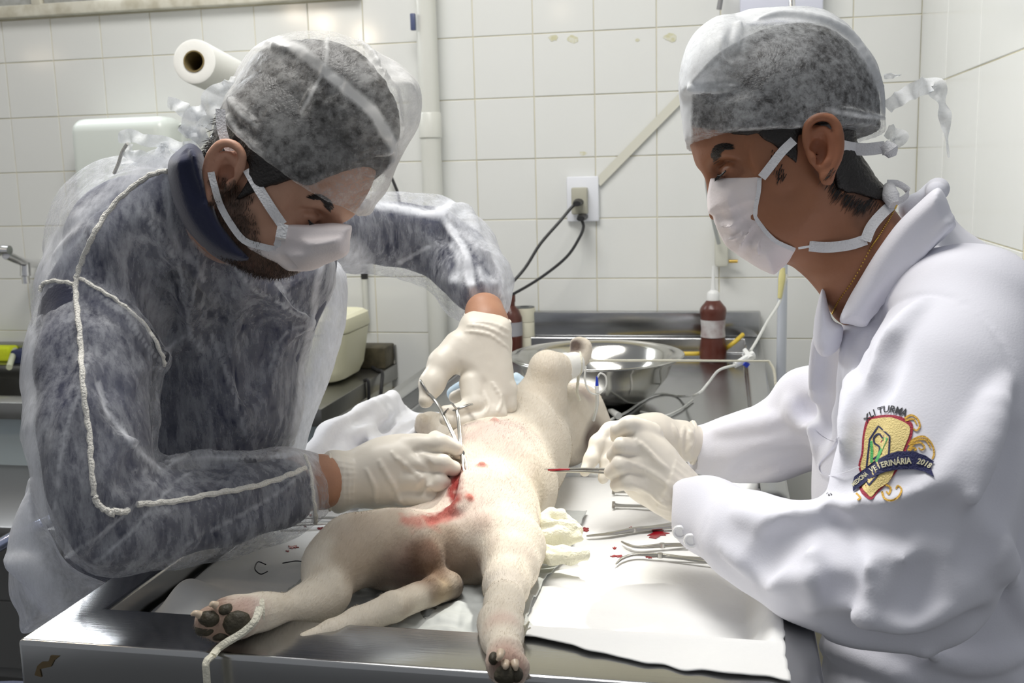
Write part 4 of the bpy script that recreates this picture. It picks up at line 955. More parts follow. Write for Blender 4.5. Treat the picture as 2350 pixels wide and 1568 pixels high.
for a, r in (([(1700, 45), (1690, 80), (1680, 115)], .005), ([(1575, 205), (1600, 208), (1640, 205), (1690, 200)], .004), ([(1930, 250), (1980, 262), (2036, 272)], .004), ([(1740, 40), (1800, 30), (1880, 42), (1950, 80), (2000, 150), (2030, 215)], .006)): cap.fold(a, r, k=.008)
cap.d = np.minimum(cap.d, np.minimum(h.bald.d - .0075, hv.d - .003))
cap.infl(cap_o, (1.13, 0, 0, 0, 0), .6, .002, op='and')
for p, n in (((.095, .030, 0), None),):
    a = P(1571, 330, 1.13); b_ = P(1850, 322, 1.13); nrm = np.cross(b_ - a, HR.l); nrm = nrm if nrm @ HR.u < 0 else -nrm; cap.plane(a, nrm)
a = P(1850, 322, 1.13); b_ = P(2040, 300, 1.13); nrm = np.cross(b_ - a, HR.l); nrm = nrm if nrm @ HR.u < 0 else -nrm; cap.plane(a, nrm)
hems = [[(1574, 322), (1700, 322), (1850, 318)], [(1840, 320), (1940, 315), (2034, 300)], [(1580, 215), (1584, 325)], [(1572, 215), (1574, 325)]]
seam = [(1700, 40), (1760, 30), (1840, 32), (1900, 45), (1955, 82), (2000, 140), (2030, 210), (2036, 250)]
folds = [([(1700, 60), (1690, 90), (1682, 112)], .35, 5), ([(1900, 252), (1950, 264), (2034, 270)], .45, 5), ([(1600, 70), (1640, 50), (1690, 55)], .5, 20), ([(1580, 130), (1610, 110), (1690, 80)], .4, 30), ([(1575, 190), (1600, 160)], .3, 26)]
def plyfield(V, lines):
    x, y, D = camspace(V); a = np.zeros(len(V), np.float32); q = np.stack([x, y], 1)
    for pts, st, wd in lines:
        best = np.full(len(V), 1e9); cp, _ = catmull([np.array(p, float) for p in pts], [0] * len(pts), 4) if len(pts) > 2 else ([np.array(p, float) for p in pts], 0)
        for u, v in zip(cp, cp[1:]):
            e = v - u; t = np.clip((q - u) @ e / (e @ e + 1e-9), 0, 1); best = np.minimum(best, np.linalg.norm(q - u - t[:, None] * e, axis=1))
        a = np.maximum(a, st * np.clip(1.6 - best / wd, 0, 1))
    return a
cap.ell(HR(-.008, .014, .089), [.022, .022, .012], R=HR.R, k=0, op='sub')
co = cap.mesh('cap', m_capR, rm, post=lambda V, s: V + (vnoise(V * 40) * .0012 + vnoise(V * 110) * .0004)[:, None], smooth_it=1)
def plyR(V):
    a = plyfield(V, [(seam, .75, 13)] + folds); x, y, D = camspace(V)
    a = np.maximum(a, .65 * np.clip((1690 - x) / 90, 0, 1) * (y < 215)); a = np.maximum(a, .9 * np.clip((1592 - x) / 8, 0, 1) * (y > 205))
    return a
scal(co.data, plyR(cap.V), 'ply')
# ties of the cap
m_capt = veil('cap_tie', .5, .9, 90, color=(.86, .88, .9))
ties_r = [([(2034, 248, 1.13), (2060, 228, 1.13), (2090, 212, 1.14), (2125, 196, 1.15), (2145, 196, 1.15), (2158, 225, 1.15), (2168, 262, 1.15), (2172, 310, 1.15), (2177, 362, 1.15)], [16, 19, 20, 22, 22, 18, 15, 7, 2]),
          ([(2034, 300, 1.12), (2050, 305, 1.12), (2064, 318, 1.12), (2052, 336, 1.12)], [12, 22, 20, 8]), ([(2028, 176, 1.13), (2048, 174, 1.14), (2068, 172, 1.14)], [6, 7, 1])]
# mask
mk = h.bald.grown(.0045)
mk_o = [(1629, 410), (1690, 406), (1744, 403), (1750, 420), (1742, 465), (1739, 495), (1750, 515), (1785, 548), (1832, 570), (1812, 600), (1781, 636), (1740, 622), (1692, 590), (1660, 566), (1641, 525), (1636, 496), (1623, 488), (1622, 450)]
mk.infl([(1629, 408), (1700, 404), (1720, 450), (1730, 520), (1800, 560), (1781, 638), (1740, 622), (1692, 590), (1660, 566), (1641, 525), (1636, 496), (1623, 488), (1622, 450)], 1.125, .046, .05, k=.02)
for a in ([(1624, 490), (1670, 482), (1736, 462)], [(1640, 522), (1690, 520), (1712, 515)]): mk.fold(a, .0045, k=.003)
for a in ([(1636, 500), (1680, 495), (1730, 478)], [(1672, 575), (1700, 520), (1738, 500)], [(1700, 598), (1720, 555), (1745, 522)], [(1640, 540), (1680, 548), (1712, 512)]): mk.fold(a, .0036, k=.004, op='sub')
for a in ([(1690, 590), (1712, 545), (1742, 512)], [(1650, 548), (1690, 545), (1728, 500)], [(1742, 600), (1738, 570), (1748, 540)]): mk.fold(a, .0036, k=.004)
mk.d = np.minimum(mk.d, h.bald.d - .0032)
mk.infl(mk_o, 1.12, .5, .002, op='and', smooth=False)
mo = mk.mesh('face_mask', m_mask, rm, smooth_it=1, post=lambda V, s: V + (vnoise(V * 70) * .0004)[:, None])
def tie(name, pts, ws, m, parent):
    """free hanging ribbon through (px, py, depth) points with varying half width in px and a little twist"""
    ps = [P(*p) for p in pts]; cp, wr = catmull(ps, list(ws), 6); b = BM(); rows = []; n = len(cp)
    for i, p in enumerate(cp):
        t = cp[min(i + 1, n - 1)] - cp[max(i - 1, 0)]; t /= np.linalg.norm(t); sd_ = np.cross(t, CZ); sd_ /= np.linalg.norm(sd_); tw = .9 * math.sin(i * .55 + len(pts)); sd_ = (sd_ * math.cos(tw * .6) + CZ * math.sin(tw)) * wr[i] * 1.1 / F
        q = [p - sd_, p - sd_ * .3 + CZ * .0015 * math.sin(i), p + sd_ * .35 - CZ * .0015, p + sd_]
        rows.append([b.b.verts.new(Vector(x)) for x in q])
    for A, B in zip(rows, rows[1:]):
        for k in range(3): b.b.faces.new((A[k], A[k + 1], B[k + 1], B[k]))
    return b.build(name, m, parent, angle=60)
def strip(name, pts, g, w, m, parent, lift=.0012, dflt=1.1, n=4, wup=None):
    """a ribbon laid over surface g through picture points"""
    cp, _ = catmull([np.array(p, float) for p in pts], [0] * len(pts), n); out = []
    last = None
    for c in cp:
        D = g.hit(c[0], c[1]) if g is not None else None
        if D is None or (last is not None and abs(D - last) > .03): D = last if last is not None else dflt
        last = D; out.append(P(c[0], c[1], D - lift))
    b = BM(); m_ = len(out); rows = []
    for i, p in enumerate(out):
        t = out[min(i + 1, m_ - 1)] - out[max(i - 1, 0)]; t /= np.linalg.norm(t); vd = (p - CP); vd /= np.linalg.norm(vd); sd_ = np.cross(t, vd); sd_ /= np.linalg.norm(sd_); sd_ = sd_ * w
        rows.append([b.b.verts.new(Vector(q)) for q in (p - sd_, p + sd_, p + sd_ + vd * .0009, p - sd_ + vd * .0009)])
    for A, B in zip(rows, rows[1:]):
        for k in range(4): b.b.faces.new((A[k], A[(k + 1) % 4], B[(k + 1) % 4], B[k]))
    b.b.faces.new(rows[0][::-1]); b.b.faces.new(rows[-1])
    return b.build(name, m, parent)
for p_, w_ in ties_r: tie('cap_tie', p_, w_, m_capt, rm)
strip('mask_binding', [(1743, 408), (1741, 440), (1734, 480), (1738, 505), (1775, 550), (1824, 574)], mk, .0022, m_ties, mo, dflt=1.07); 
strip('mask_tie', [(1748, 408), (1770, 380), (1795, 348), (1822, 322)], h, .0045, m_ties, mo, lift=.0045)
strip('mask_tie', [(1900, 325), (1940, 338), (1985, 343), (2030, 338)], hr, .0065, m_ties, mo, lift=.002)
strip('mask_tie', [(1832, 570), (1858, 566)], None, .0012, m_ties, mo, dflt=1.075)
strip('mask_tie', [(1857, 565), (1900, 568), (1950, 562), (1988, 550)], h, .0055, m_ties, mo, lift=.003, dflt=1.075)
strip('mask_tie', [(1986, 553), (2000, 520), (2025, 490), (2050, 468)], h, .0055, m_ties, mo, lift=.005, dflt=1.08)
ribbon('mask_tie', [P(2036, 420, 1.12), P(2062, 422, 1.12), P(2085, 440, 1.12), P(2070, 458, 1.11), P(2044, 462, 1.10)], .0035, m_ties, mo, ups=CY)
b = BM(); b.tube([P(2040, 428, 1.11), P(2044, 450, 1.10), P(2052, 470, 1.095)], [.006, .009, .006], 10); b.build('tie_knot', m_ties, mo)
b = BM(); b.tube([P(2028, 330, 1.10), P(2042, 345, 1.10), P(2048, 360, 1.10)], [.005, .009, .004], 10); b.build('tie_knot', m_ties, mo)
b = BM(); pts = [(2058, 472), (2040, 505), (2015, 545), (1998, 570), (1960, 640), (1925, 690), (1910, 720)]; cp, _ = catmull([np.array(p, float) for p in pts], [0] * 7, 10)
last = 1.09
for i in range(0, len(cp)):
    D = h.hit(*cp[i]); last = D if D and abs(D - last) < .03 else last; c = P(cp[i][0], cp[i][1], last - .0015)
    b.lathe([(0, -.0012), (.0011, 0), (0, .0012)], c, n=6, cap=False)
nl = b.build('necklace', m_gold, rm)
# ---------------------------------------------------------------- left man
lm = empty('person', (-.72, 1.25, 0), 'person in a translucent gown over navy scrubs, bending over the dog at left', 'person')
HL = Head(P(530, 412, 1.0), 1, 35, 15, .90); HL.jc = .40
nkL = [(HL(-.022, -.02), P(500, 500, 1.17), .048, .040), (HL(-.02, -.05), P(525, 545, 1.19), .040, .036)]
hl = sculpt_head(HL, nkL, lo_=(-.20, -.22, -.12), hi_=(.15, .16, .12))
def beard(L, V):
    f, u = L[:, 0], L[:, 1]; n = vnoise(V * 130) * .008
    a = ss(.010, -.012, u + n) * ss(-.008, .006, f + .25 * (u + .05) + n) * ss(-.13, -.105, u)
    a = a * (1 - ss(.030, .060, f + .7 * (u + .03) + n) * ss(-.055, -.03, u)); return a * .88
def fade(L, V): return .0 * L[:, 0]
bl = hl.mesh('body', skinmat('skin_light'), lm, post=skin_paint(HL, (.50, .285, .195), [(beard, (.06, .038, .028))]), smooth_it=1); paint(bl.data, hl.base)
hh = hairfield(hl, HL, .003, [((.0, .022, 0), (.25, -1, 0)), ((.080, .06, 0), (.9, -.45, 0))])
h2 = hl.bald.grown(.0045); h2.plane(HL(-.020, 0), HL.f, k=.003); h2.plane(HL(-.05, -.045), -HL.u + HL.f * .4, k=.006)
h3 = hl.bald.grown(.004); h3.plane(HL(.034, .01), HL.f * .8 - HL.u * .6, k=.003); h3.plane(HL(.0, -.03), -HL.u, k=.003); h3.plane(HL(.008, 0), -HL.f - .2 * HL.u, k=.002)
hh.d = np.minimum(np.minimum(hh.d, h2.d), h3.d); hh.ell(HL(-.004, -.002, .082), [.020, .030, .02], R=HL.R, k=0, op='sub')
hv = hl.bald.grown(0); hv.d[:] = .2
hv.infl([(520, 268), (528, 225), (548, 172), (582, 128), (625, 102), (680, 92), (740, 92), (800, 108), (850, 145), (890, 200), (915, 260), (915, 320), (900, 370), (880, 400), (830, 430), (740, 440), (620, 410), (540, 360)], (1.075, -.0002, .0002, 740, 280), .085, .075, k=0)
hv.plane(HL(.085, .044, 0), np.cross(HL(-.005, .046, .075) - HL(.095, .044, 0), HL.l) * (1 if np.cross(HL(-.005, .046, .075) - HL(.095, .044, 0), HL.l) @ HL.u < 0 else -1)); hv.plane(HL(.072, .06), HL.f * .9 - HL.u * .45)
hh.d = np.minimum(hh.d, hv.d)
hairL = hh.mesh('hair', m_hair, lm, post=lambda V, s: V + (vnoise(V * 140) * .0010)[:, None])
o = hair_spikes(HL, hh, [(500, 250), (482, 300), (472, 345), (480, 375)], 150, (-.75, .35), 20, lm); o.parent = hairL
def shag(H, g, n, parent, fn, ln=.008, r=.0004, m=None):
    """short stubble hairs growing out of skin where fn says so"""
    V = g.V; L = H.loc(V); w_ = fn(L, V) * (L[:, 2] > .0); idx = np.where(w_ > .3)[0]; out = []
    rs_ = np.random.RandomState(5)
    for i in rs_.choice(idx, n):
        p = V[i]; d_ = H.f * .5 - H.u * .8 + rs_.randn(3) * .25; L0 = ln * rs_.uniform(.5, 1.1); nrm = H.l * .8
        out.append(([p, p + (d_ * .5 + nrm * .25) * L0, p + (d_ + nrm * .25) * L0], [r, r * .8, r * .2]))
    return strands(out, m or m_hair, 'beard', parent, 3)
shag(HL, hl, 2600, lm, beard, .005, .00022, mat('brown_hair', (.05, .03, .02), .5))
brow(HL, hl, 1, lm, 170, .004); lashes(HL, 1, lm, 30, -.006)
# cap
capL = hl.bald.grown(.010)
cl = [(506, 262), (514, 220), (532, 165), (565, 115), (605, 86), (660, 68), (720, 62), (770, 66), (820, 84), (870, 112), (925, 140), (965, 185), (975, 235), (968, 290), (940, 345), (912, 395), (892, 440), (865, 472), (840, 500), (700, 520), (560, 420), (510, 330)]
capL.infl(cl, (1.080, -.0002, .0002, 740, 280), .102, .085, k=.02)
for a, r in (([(610, 90), (690, 130), (780, 190), (850, 250), (900, 330), (905, 375)], .004), ([(752, 90), (745, 150), (715, 215), (690, 260)], .004), ([(800, 75), (860, 120), (905, 190), (925, 270), (920, 330)], .0035), ([(520, 220), (550, 265), (590, 290)], .004), ([(515, 260), (545, 310), (600, 350)], .0035), ([(830, 400), (870, 395), (905, 372)], .003), ([(810, 370), (860, 350), (900, 352)], .003), ([(880, 150), (940, 200), (965, 260)], .006)): capL.fold(a, r, k=.010)
for a, r in (([(640, 120), (720, 170), (800, 225), (870, 300)], .006), ([(900, 130), (950, 200), (962, 270)], .006), ([(770, 95), (765, 150), (740, 210)], .004)): capL.fold(a, r, k=.012, op='sub')
capL.d = np.minimum(capL.d, np.minimum(hl.bald.d - .0075, hv.d - .0055))
capL.infl([(p[0], p[1]) for p in cl], 1.1, .8, .002, op='and')
capL.plane(HL(.1, .036, 0), np.cross(HL(-.005, .040, .075) - HL(.095, .036, 0), HL.l) * (1 if np.cross(HL(-.005, .040, .075) - HL(.095, .036, 0), HL.l) @ HL.u < 0 else -1))
m_capL = veil('cap_cloth_warm', .06, .48, 105, color=(.86, .86, .85), attr='ply', p0=.38, p1=.63)
capL.ell(HL(-.008, .014, .089), [.022, .022, .012], R=HL.R, k=0, op='sub')
cL = capL.mesh('cap', m_capL, lm, post=lambda V, s: V + (vnoise(V * 38) * .0012 + vnoise(V * 110) * .0004)[:, None], smooth_it=1)
hemL = [(505, 262), (512, 310), (535, 355), (575, 392), (620, 425), (680, 462), (740, 485), (800, 498), (838, 498)]
plyL = plyfield(capL.V, [([(585, 98), (640, 95), (700, 125), (740, 158), (790, 200), (840, 240), (880, 300), (906, 340), (908, 380), (895, 400)], .85, 11), ([(752, 88), (745, 150), (715, 215), (690, 258)], .45, 3.5), ([(800, 75), (860, 120), (905, 190), (925, 270), (920, 330)], .4, 4),
    (hemL, .3, 5), ([(520, 220), (550, 265), (590, 290)], .3, 4), ([(515, 260), (545, 310), (600, 350)], .3, 4), ([(900, 130), (965, 185), (972, 260), (940, 340)], .5, 34), ([(590, 95), (520, 200), (508, 280)], .35, 18), ([(830, 500), (870, 460), (900, 420)], .4, 16)])
xL, yL, _ = camspace(capL.V)
scal(cL.data, plyL, 'ply')
for p_, w_ in (([(520, 190, 1.06), (495, 225, 1.06), (470, 262, 1.06), (450, 290, 1.06), (470, 330, 1.05)], [14, 26, 34, 30, 16]), ([(470, 250, 1.06), (440, 262, 1.06), (415, 246, 1.06), (385, 234, 1.06)], [20, 16, 18, 12]), ([(460, 300, 1.06), (432, 304, 1.06), (412, 292, 1.06)], [16, 14, 8]), ([(515, 200, 1.05), (528, 188, 1.05), (535, 176, 1.06)], [10, 12, 6])): tie('cap_tie', p_, w_, m_capt, lm)
# mask
ml = hl.bald.grown(.0045)
mL_o = [(652, 514), (700, 516), (760, 511), (812, 512), (811, 550), (806, 585), (790, 598), (745, 618), (705, 627), (660, 622), (635, 605), (570, 575), (548, 545), (590, 560), (632, 571), (645, 540)]
ml.infl([(655, 505), (740, 505), (812, 510), (812, 550), (806, 585), (780, 603), (705, 627), (655, 618), (600, 590), (600, 560), (650, 560)], (1.03, -.0002, 0, 720, 560), .055, .05, k=.02)
for a in ([(655, 558), (700, 570), (760, 572), (808, 566)], [(650, 585), (690, 590), (700, 612)]): ml.fold(a, .003, k=.003)
for a in ([(655, 566), (700, 578), (760, 580), (806, 575)], [(640, 588), (655, 610), (668, 620)], [(660, 535), (720, 530), (800, 528)]): ml.fold(a, .0022, k=.004, op='sub')
ml.d = np.minimum(ml.d, hl.bald.d - .0032)
ml.infl(mL_o, 1.05, .5, .002, op='and', smooth=False)
mLo = ml.mesh('face_mask', m_mask, lm, smooth_it=1, post=lambda V, s: V + (vnoise(V * 70) * .0004)[:, None])
strip('mask_binding', [(650, 514), (645, 540), (640, 562), (630, 574)], ml, .0048, m_ties, mLo, lift=.001, dflt=.98)
strip('mask_tie', [(648, 516), (622, 478), (592, 430), (568, 388)], hl, .0048, m_ties, mLo, lift=.0045, dflt=.98)
strip('mask_tie', [(632, 573), (600, 566), (560, 552), (530, 515), (505, 470), (490, 420), (484, 395)], hl, .0032, m_ties, mLo, lift=.003, dflt=1.0)
strip('mask_tie', [(545, 365), (520, 330), (508, 290), (506, 250)], capL, .0045, m_ties, mLo, lift=.0015, dflt=1.0)
# gown and scrubs
NAVY = (.016, .020, .055)
m_navy = mat('navy_cotton', NAVY, .85, bump=(300, .25), mottle=(10, .3, (.03, .034, .075)), sheen=.2)
lo = np.array([-.98, .84, .60]); hi = np.array([-.12, 1.76, 1.50])
def arm(s, g, grow=0., k=.03):
    C(s, [(x, y, D, r + grow) for x, y, D, r in g], k)
NEAR = [(262, 560, 1.20, 118), (232, 690, 1.14, 128), (215, 830, 1.09, 134), (215, 980, 1.055, 132), (225, 1100, 1.04, 122), (262, 1195, 1.045, 108)]
FORE = [(262, 1195, 1.045, 106), (380, 1185, 1.085, 106), (520, 1158, 1.13, 102), (640, 1135, 1.175, 88), (694, 1122, 1.20, 76)]
FAR1 = [(690, 520, 1.42, 95), (800, 530, 1.50, 86), (900, 540, 1.56, 84), (985, 550, 1.60, 88)]
FAR2 = [(985, 550, 1.60, 88), (1050, 590, 1.57, 84), (1085, 645, 1.52, 77), (1106, 688, 1.485, 62)]
TOR = [(400, 372), (330, 400), (250, 440), (180, 510), (120, 585), (85, 650), (70, 760), (66, 900), (78, 1050), (105, 1190), (160, 1300), (280, 1330), (430, 1280), (560, 1240), (640, 1060), (676, 980), (690, 840), (730, 730), (770, 640), (760, 560), (660, 560), (560, 560), (480, 450)]
def torso(s, gr, pl):
    s.infl(pl, (1.33, -.0001, .00002, 400, 800), .15 + gr, .13, k=.03)
    s.ell(P(310, 540, 1.22), np.array([.080, .080, .080]) + gr, k=.04); s.cone(P(400, 445, 1.12), P(300, 560, 1.13), .038 + gr, .06 + gr, .03); s.cone(P(440, 540, 1.13), P(520, 650, 1.17), .035 + gr, .04 + gr, .03)
sb = SDF(lo, hi, .0055)
torso(sb, -.012, [(p[0] + (14 if p[0] < 300 else 0), p[1] + 12) for p in TOR]); arm(sb, NEAR, -24); arm(sb, FORE, -22); arm(sb, FAR1, -20); arm(sb, FAR2, -20)
for t_ in ([(620, 640), (560, 760), (540, 900)], [(450, 700), (500, 850), (520, 1000)]): pass
sb.cone(P(700, 1120, 1.20), P(740, 1110, 1.215), 60 * 1.2 / F, 60 * 1.2 / F, 0, 'sub')
sb.box((-.655, .80, .5), (.2, 2.7, .905))
sbo = sb.mesh('scrub_shirt', m_navy, lm, post=lambda V, s: V + (vnoise(V * 22) * .003)[:, None], smooth_it=1)
col = SDF(P(470, 480, 1.1) - .22, P(470, 480, 1.1) + .22, .0025)
COLL = [(386, 372), (412, 342), (436, 328), (462, 345), (472, 372), (482, 415), (496, 460), (518, 505), (548, 545), (590, 596), (560, 612), (520, 604), (478, 580), (438, 540), (408, 490), (390, 430)]
col.infl(COLL, (1.075, -.0001, .0002, 470, 450), .085, .012, k=0)
col.fold([(470, 372), (482, 430), (512, 500), (560, 566)], .004, k=.004)
col.fold([(425, 345), (430, 400), (455, 460)], .003, k=.006, op='sub')
col.mesh('scrub_collar', m_navy, lm, smooth_it=1)
gn = SDF(lo, hi, .0042)
torso(gn, .012, TOR); arm(gn, NEAR, 2); arm(gn, FORE, 2); arm(gn, FAR1, 2); arm(gn, FAR2, 4)
gn.infl([(770, 600), (796, 640), (792, 720), (770, 830), (735, 930), (705, 1010), (690, 1060), (655, 1060), (640, 1000), (650, 800), (700, 640)], (1.40, 0, 0, 0, 0), .05, .035, k=.02)
sg_ = SDF(lo, hi, .0042); torso(sg_, -.008, [(p[0] + (14 if p[0] < 300 else 0), p[1] + 12) for p in TOR]); arm(sg_, NEAR, -19); arm(sg_, FORE, -17); arm(sg_, FAR1, -15); arm(sg_, FAR2, -15)
# creases: ridges and grooves of the thin cloth
RID = [([(400, 390), (470, 530), (560, 640), (640, 700), (712, 745)], .010), ([(440, 560), (450, 660), (430, 760), (470, 800)], .008), ([(365, 850), (385, 800), (430, 770)], .012), ([(712, 745), (690, 840), (670, 960), (660, 1030)], .009), ([(330, 500), (400, 600), (440, 760)], .008),
       ([(230, 900), (260, 970), (310, 1030), (360, 1080)], .009), ([(130, 1180), (150, 1000), (190, 880), (205, 830)], .008), ([(150, 1280), (240, 1220), (320, 1150), (370, 1090)], .008), ([(220, 1290), (300, 1220), (380, 1130), (430, 1090)], .007),
       ([(430, 1250), (520, 1200), (610, 1150), (680, 1100)], .006), ([(380, 1060), (500, 1050), (600, 1045), (690, 1050)], .006), ([(300, 1080), (370, 1085), (395, 1060)], .010), ([(490, 760), (540, 900), (560, 1000)], .008), ([(560, 620), (640, 660), (710, 740)], .008), ([(620, 850), (650, 770), (712, 745)], .007),
       ([(200, 640), (260, 700), (340, 790), (370, 830)], .006), ([(130, 600), (170, 560), (220, 520)], .006)]
for a, r in RID: gn.fold(a, r * .7, k=.012)
VAL = [([(366, 880), (362, 960), (366, 1060)], .016), ([(372, 1080), (430, 1075), (520, 1060)], .008), ([(500, 620), (520, 720), (500, 800)], .012), ([(590, 700), (600, 800), (580, 900)], .014), ([(260, 880), (300, 960), (340, 1010)], .010), ([(300, 1110), (340, 1060), (350, 1000)], .010), ([(240, 1260), (330, 1190), (400, 1120)], .008), ([(480, 1240), (560, 1190), (640, 1140)], .006),
       ([(300, 560), (350, 650), (380, 760)], .010), ([(640, 600), (690, 660), (720, 700)], .010)]
for a, r in VAL: gn.fold(a, r, k=.02, op='sub')
# far sleeve crumples
for a, r in (([(960, 490), (1030, 520), (1060, 600)], .009), ([(1010, 470), (1060, 530), (1100, 600), (1110, 680)], .009), ([(1020, 550), (1060, 620), (1070, 690)], .007), ([(980, 500), (1060, 480), (1100, 540)], .006), ([(1090, 560), (1140, 620), (1150, 690)], .007), ([(880, 480), (960, 500), (1020, 495)], .006), ([(1040, 640), (1090, 660), (1130, 640)], .006)): gn.fold(a, r, k=.010)
for a, r in (([(1000, 520), (1040, 580), (1050, 660)], .008), ([(1045, 505), (1085, 560), (1095, 630)], .008), ([(1075, 620), (1090, 680), (1095, 700)], .006), ([(1110, 580), (1128, 640), (1130, 700)], .006)): gn.fold(a, r, k=.012, op='sub')
gn.d = np.minimum(gn.d, sg_.d)
gn.box((-.652, .80, .5), (.2, 2.7, .903))
a_, b_ = P(700, 1120, 1.203), P(760, 1108, 1.225); gn.plane(a_ + (b_ - a_) * .30, (b_ - a_)) if False else None
gn.cone(P(752, 1112, 1.212), P(800, 1105, 1.22), 62 * 1.2 / F, 66 * 1.2 / F, 0, 'sub')
gn.cone(P(1118, 765, 1.44), P(1120, 800, 1.42), 48 * 1.45 / F, 60 * 1.45 / F, 0, 'sub')
hole = [(88, 722), (96, 685), (118, 660), (150, 655), (164, 672), (160, 690), (130, 708)]
m_gown = veil('gown_cloth', .03, .54, 95, (1, 1, .30), color=(.84, .86, .91), attr='ply', p0=.37, p1=.66)
go = gn.mesh('gown', m_gown, lm, post=lambda V, s: V + (vnoise(V * 26) * .0028 + vnoise(V * 75) * .0009)[:, None], smooth_it=1)
LN = [(a, .30, 2.6) for a, r in RID] + [([(640, 1045), (700, 1050), (722, 1120), (724, 1195)], .5, 6), ([(800, 600), (790, 720), (740, 900), (700, 1040)], .55, 40), ([(740, 580), (715, 745), (690, 860), (668, 1020)], .5, 7), ([(68, 760), (62, 900), (75, 1050), (105, 1190)], .4, 12), ([(90, 640), (130, 560), (200, 480), (300, 410), (390, 375)], .35, 14),
      ([(228, 880), (250, 960), (310, 1030), (362, 1080)], .5, 5), ([(380, 400), (400, 560), (470, 640)], .25, 6), ([(860, 470), (950, 485), (1010, 490), (1030, 470)], .8, 9), ([(1010, 480), (1060, 560), (1075, 640), (1090, 690)], .8, 8), ([(1030, 470), (1100, 540), (1150, 620), (1168, 720)], .35, 26), ([(1050, 745), (1085, 705), (1130, 705), (1170, 725)], .1, 5), ([(920, 600), (980, 570)], .4, 4),
      ([(1040, 560), (1060, 600), (1040, 640)], .5, 9), ([(1100, 620), (1120, 660), (1110, 690)], .4, 10)]
ply = plyfield(gn.V, LN)
X, Y, Dp = camspace(gn.V); q = plyfield(gn.V, [(hole[:5], 1, 1), ])
# tear in the sleeve: open pores fully there
from mathutils.geometry import intersect_point_tri_2d
hp = poly_px(hole, True, 4); ins = np.zeros(len(X), bool)
for i in range(len(hp)):
    ax_, ay = hp[i]; bx, by = hp[(i + 1) % len(hp)]
    if ay != by: ins ^= ((ay > Y) != (by > Y)) & (X < (bx - ax_) * (Y - ay) / (by - ay) + ax_)
ply[ins & (Dp < 1.25)] = -1
scal(go.data, ply, 'ply')
fl_ = SDF(P(120, 1300, 1.1) - .22, P(120, 1300, 1.1) + .22, .0035)
fl_.infl([(75, 1090), (95, 1190), (150, 1290), (260, 1345), (170, 1390), (62, 1455), (40, 1400), (16, 1335), (20, 1250), (45, 1170)], (1.20, 0, .0001, 100, 1250), .05, .035, k=.01)
for a in ([(60, 1150), (50, 1250), (80, 1350)], [(100, 1230), (110, 1320), (150, 1370)], [(30, 1280), (70, 1320), (120, 1390)]): fl_.fold(a, .008, k=.012)
fo = fl_.mesh('gown_hem', m_gown, lm, post=lambda V, s: V + (vnoise(V * 26) * .004)[:, None]); scal(fo.data, .22 + plyfield(fl_.V, [([(60, 1150), (50, 1250), (80, 1350)], .4, 25), ([(30, 1280), (70, 1320), (120, 1390)], .4, 20)]), 'ply')
# seams (corded edges) of the gown
m_cord = mat('seam_cord', (.84, .82, .76), .85, bump=(500, 1.2), spec=.2)
def cord(pts, r, g, parent, m, name, lift=0., n=6, dflt=1.2):
    cp, _ = catmull([np.array(p, float) for p in pts], [0] * len(pts), n); out = []; last = None
    for i, c in enumerate(cp):
        D = g.hit(*c)
        if D is None or (last is not None and abs(D - last) > .04): D = last if last is not None else dflt
        last = D; out.append(P(c[0] + 1.2 * math.sin(i * 1.7), c[1] + 1.2 * math.cos(i * 1.3), D - lift))
    b = BM(); b.tube(out, [r * (1 + .15 * math.sin(i * 2.1)) for i in range(len(out))], 8, smooth=False)
    return b.build(name, m, parent)
cord([(384, 392), (350, 400), (310, 425), (265, 465), (225, 520), (200, 570), (182, 615), (174, 650), (176, 700), (184, 775), (188, 850), (195, 930), (206, 1000), (209, 1060), (216, 1138)], .0026, gn, lm, m_cord, 'seam_cord')
cord([(216, 1138), (225, 1158), (245, 1172), (258, 1180), (262, 1172), (275, 1176), (295, 1172)], .0030, gn, lm, m_cord, 'seam_cord')
cord([(315, 1157), (360, 1155), (420, 1148), (480, 1135), (540, 1125), (600, 1112), (660, 1092), (700, 1075)], .0030, gn, lm, m_cord, 'seam_cord')
cord([(174, 655), (160, 650), (125, 645), (100, 652), (92, 668)], .0022, gn, lm, m_cord, 'seam_cord')
cord([(184, 638), (220, 660), (260, 684), (300, 715), (340, 755), (372, 815), (378, 840)], .0020, gn, lm, m_cord, 'seam_cord')
for a in [(182, 768), (186, 790)]: pass
for pts in ([(698, 1045), (712, 1080), (718, 1130), (724, 1180), (724, 1200)],): cord(pts, .0022, gn, lm, m_cord, 'cuff_edge')
# tie knots of the gown at the nape
for p_, w_ in (([(452, 330, 1.10), (420, 340, 1.10), (380, 325, 1.10), (335, 322, 1.09), (300, 312, 1.09), (272, 318, 1.09)], [10, 16, 12, 15, 16, 12]), ([(392, 388, 1.10), (378, 355, 1.10), (372, 330, 1.10), (362, 378, 1.10)], [14, 18, 12, 16]), ([(385, 378, 1.12), (345, 374, 1.12), (305, 372, 1.12), (258, 378, 1.12)], [9, 12, 10, 4]), ([(300, 330, 1.10), (296, 352, 1.10), (330, 362, 1.10), (365, 376, 1.10)], [8, 14, 16, 12])): tie('gown_tie', p_, w_, m_capt, lm)
b = BM(); b.tube([P(292, 330, 1.09), P(280, 350, 1.10), P(272, 375, 1.11), P(262, 398, 1.12)], .0018, 6); b.build('loose_thread', m_cord, lm)
